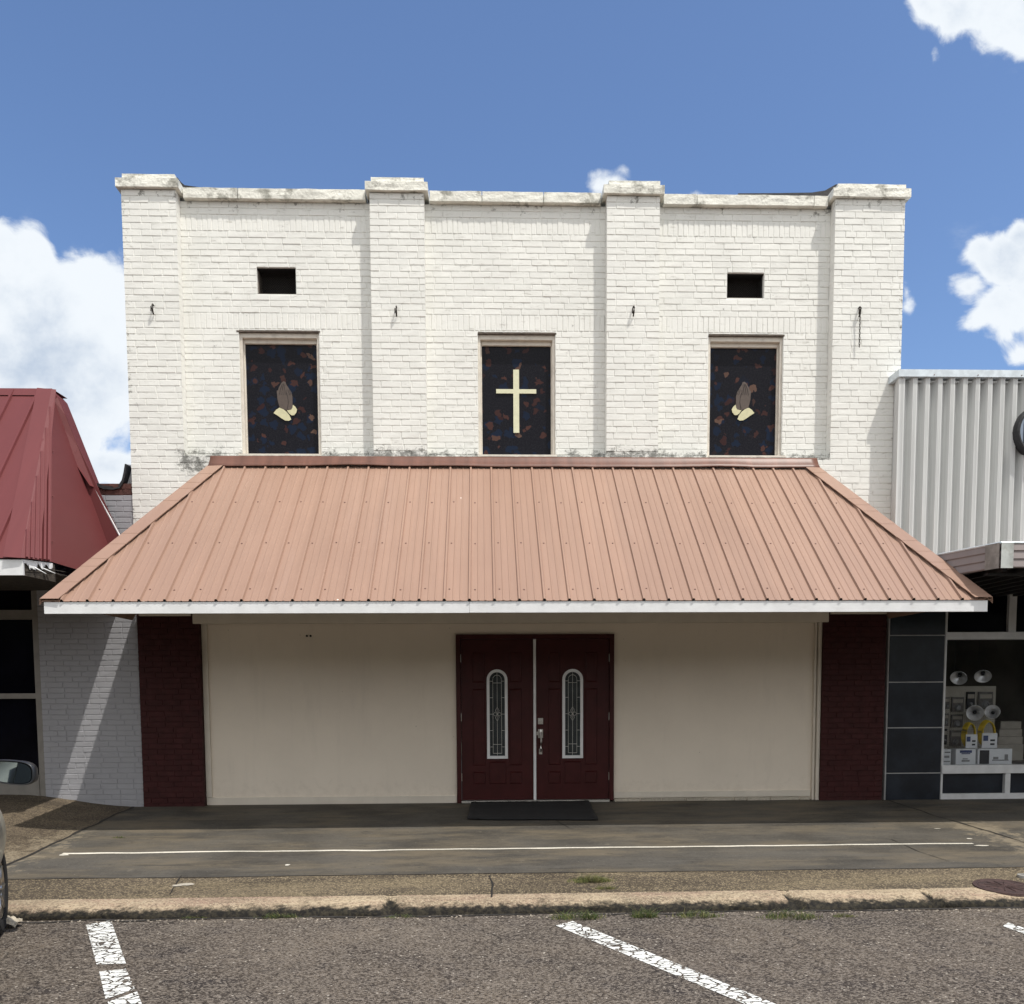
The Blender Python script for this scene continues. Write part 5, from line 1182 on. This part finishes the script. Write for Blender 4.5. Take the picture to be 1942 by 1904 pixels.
# side windows, windscreen, rear window
def lerp(a, b, t_): return a+(b-a)*t_
for s_ in (1, -1):
    for (xa, xb) in ((-1.15, -.35), (-.27, .62)):
        q = [(xa+.05, .80, 1.0), (xb+(.12 if xb > 0 else 0), .80, 1.0), (xb-.1, .63, 1.34), (xa+.12, .62, 1.36)]
        mb = MB(); mb.poly([Cp(x, s_*(y+.012), z) for x, y, z in q]); o = mb.build('side_window', M['carglass'], car); so_ = o.modifiers.new('s', 'SOLIDIFY'); so_.thickness = .012
for q, nm in (([(1.12, -.66, .985), (1.12, .66, .985), (.52, .52, 1.35), (.52, -.52, 1.35)], 'windscreen'), ([(-1.72, -.66, 1.04), (-1.72, .66, 1.04), (-1.30, .50, 1.35), (-1.30, -.50, 1.35)], 'rear_window')):
    mb = MB(); mb.poly([Cp(x+(.02 if nm == 'windscreen' else -.02), y, z+.02) for x, y, z in q]); o = mb.build(nm, M['carglass'], car); so_ = o.modifiers.new('s', 'SOLIDIFY'); so_.thickness = .012
for s_ in (1, -1):
    MB().hexa([Cp(-2.24, s_*.42, .66), Cp(-2.24, s_*.68, .66), Cp(-2.05, s_*.78, .66), Cp(-2.05, s_*.5, .66), Cp(-2.22, s_*.42, .80), Cp(-2.20, s_*.68, .80), Cp(-2.05, s_*.76, .80), Cp(-2.05, s_*.5, .80)]).build('taillight', M['taillight'], car)
    MB().hexa([Cp(2.05, s_*.36, .55), Cp(1.95, s_*.68, .57), Cp(2.15, s_*.6, .57), Cp(2.24, s_*.36, .55), Cp(2.02, s_*.36, .68), Cp(1.92, s_*.66, .70), Cp(2.08, s_*.58, .70), Cp(2.2, s_*.36, .68)]).build('headlight', M['headlamp'], car)
def wheel(x, s_, steer=0):
    c = Cp(x, s_*(hwid-.06), .32); ax = (CR*s_).normalized(); ax.rotate(Matrix.Rotation(steer, 3, 'Z')); mt = Matrix.Translation(c) @ ax.to_track_quat('Z', 'Y').to_matrix().to_4x4()
    mb = MB(); mb.lathe([(.20, -.10), (.29, -.105), (.318, -.09), (.325, -.04), (.325, .04), (.318, .085), (.29, .10), (.215, .092), (.205, .07), (.2, -.1)], mt, 48)
    for j in range(48):
        th = 2*math.pi*j/48; a = mt @ Vector((.327*math.cos(th), .327*math.sin(th), -.09)); b = mt @ Vector((.327*math.cos(th+.05), .327*math.sin(th+.05), .088)); mb.tube([a, b], .003, 4)
    w_ = mb.build('wheel', M['rubber'], car, smooth=True)
    mb = MB(); mb.lathe([(.205, .085), (.198, .088), (.19, .05), (.05, .045), (.04, .075), (.001, .078)], mt, 40)
    for j in range(7):
        th = 2*math.pi*j/7; a = mt @ Vector((.04*math.cos(th), .04*math.sin(th), .07)); b = mt @ Vector((.195*math.cos(th), .195*math.sin(th), .078)); mb.tube([a, b], [.022, .016], 8)
    mb.build('rim', M['steel'], w_, smooth=True)
for x in (1.35, -1.35):
    for s_ in (1, -1): wheel(x, s_)
# door mirrors
mg = W(22, 1465, -5.12)
for s_ in (1, -1):
    if s_ == 1: c = Vector(mg)
    else:
        rel = Vector(mg)-org; fx = rel.dot(CA); fy = rel.dot(CR); c = org+CA*fx-CR*fy; c.z = mg.z
    th_ = Vector((-.05, -1, .0)).normalized() if s_ == 1 else (-CA).normalized()     # glass faces rearwards
    U_ = Vector((0, 0, 1)).cross(th_).normalized(); V_ = th_.cross(U_)
    if U_.x < 0 and s_ == 1: U_ = -U_
    def sup(a, b, n_, k_): 
        th = 2*math.pi*k_/n_; cs, sn = math.cos(th), math.sin(th); return (a*math.copysign(abs(cs)**.62, cs), b*math.copysign(abs(sn)**.62, sn))
    mb = MB(); n_ = 40; prev = None
    for (sc_, dep) in ((.90, .004), (.96, -.004), (1.0, .0), (1.02, .02), (.98, .06), (.80, .105), (.45, .13), (.01, .135)):
        cur = len(mb.V)
        for k_ in range(n_):
            a, b = sup(.150*sc_, .082*sc_, n_, k_); b += -.05*(a/.15)*.25; mb.V.append(tuple(c+U_*a+Vector((0, 0, 1))*b-th_*dep))
        if prev is not None:
            for k_ in range(n_): k2 = (k_+1) % n_; mb.Fc.append((prev+k_, prev+k2, cur+k2, cur+k_)); mb.M.append(0)
        prev = cur
    rel = Vector(c)-org; fx = rel.dot(CA); 
    att = Vector(c)+CA*.12-CR*(s_*.22)+Vector((0, 0, -.03)); mb.tube([Vector(c)-th_*.06, att], [.035, .03], 8)
    mh = mb.build('door_mirror', M['plastic'], car, smooth=True)
    mb = MB(); pts = []
    for k_ in range(n_): a, b = sup(.134, .070, n_, k_); b += -.05*(a/.15)*.25; pts.append(c+U_*a+Vector((0, 0, 1))*b+th_*.002)
    mb.poly(pts); mb.build('mirror_glass', M['mirror'], mh)
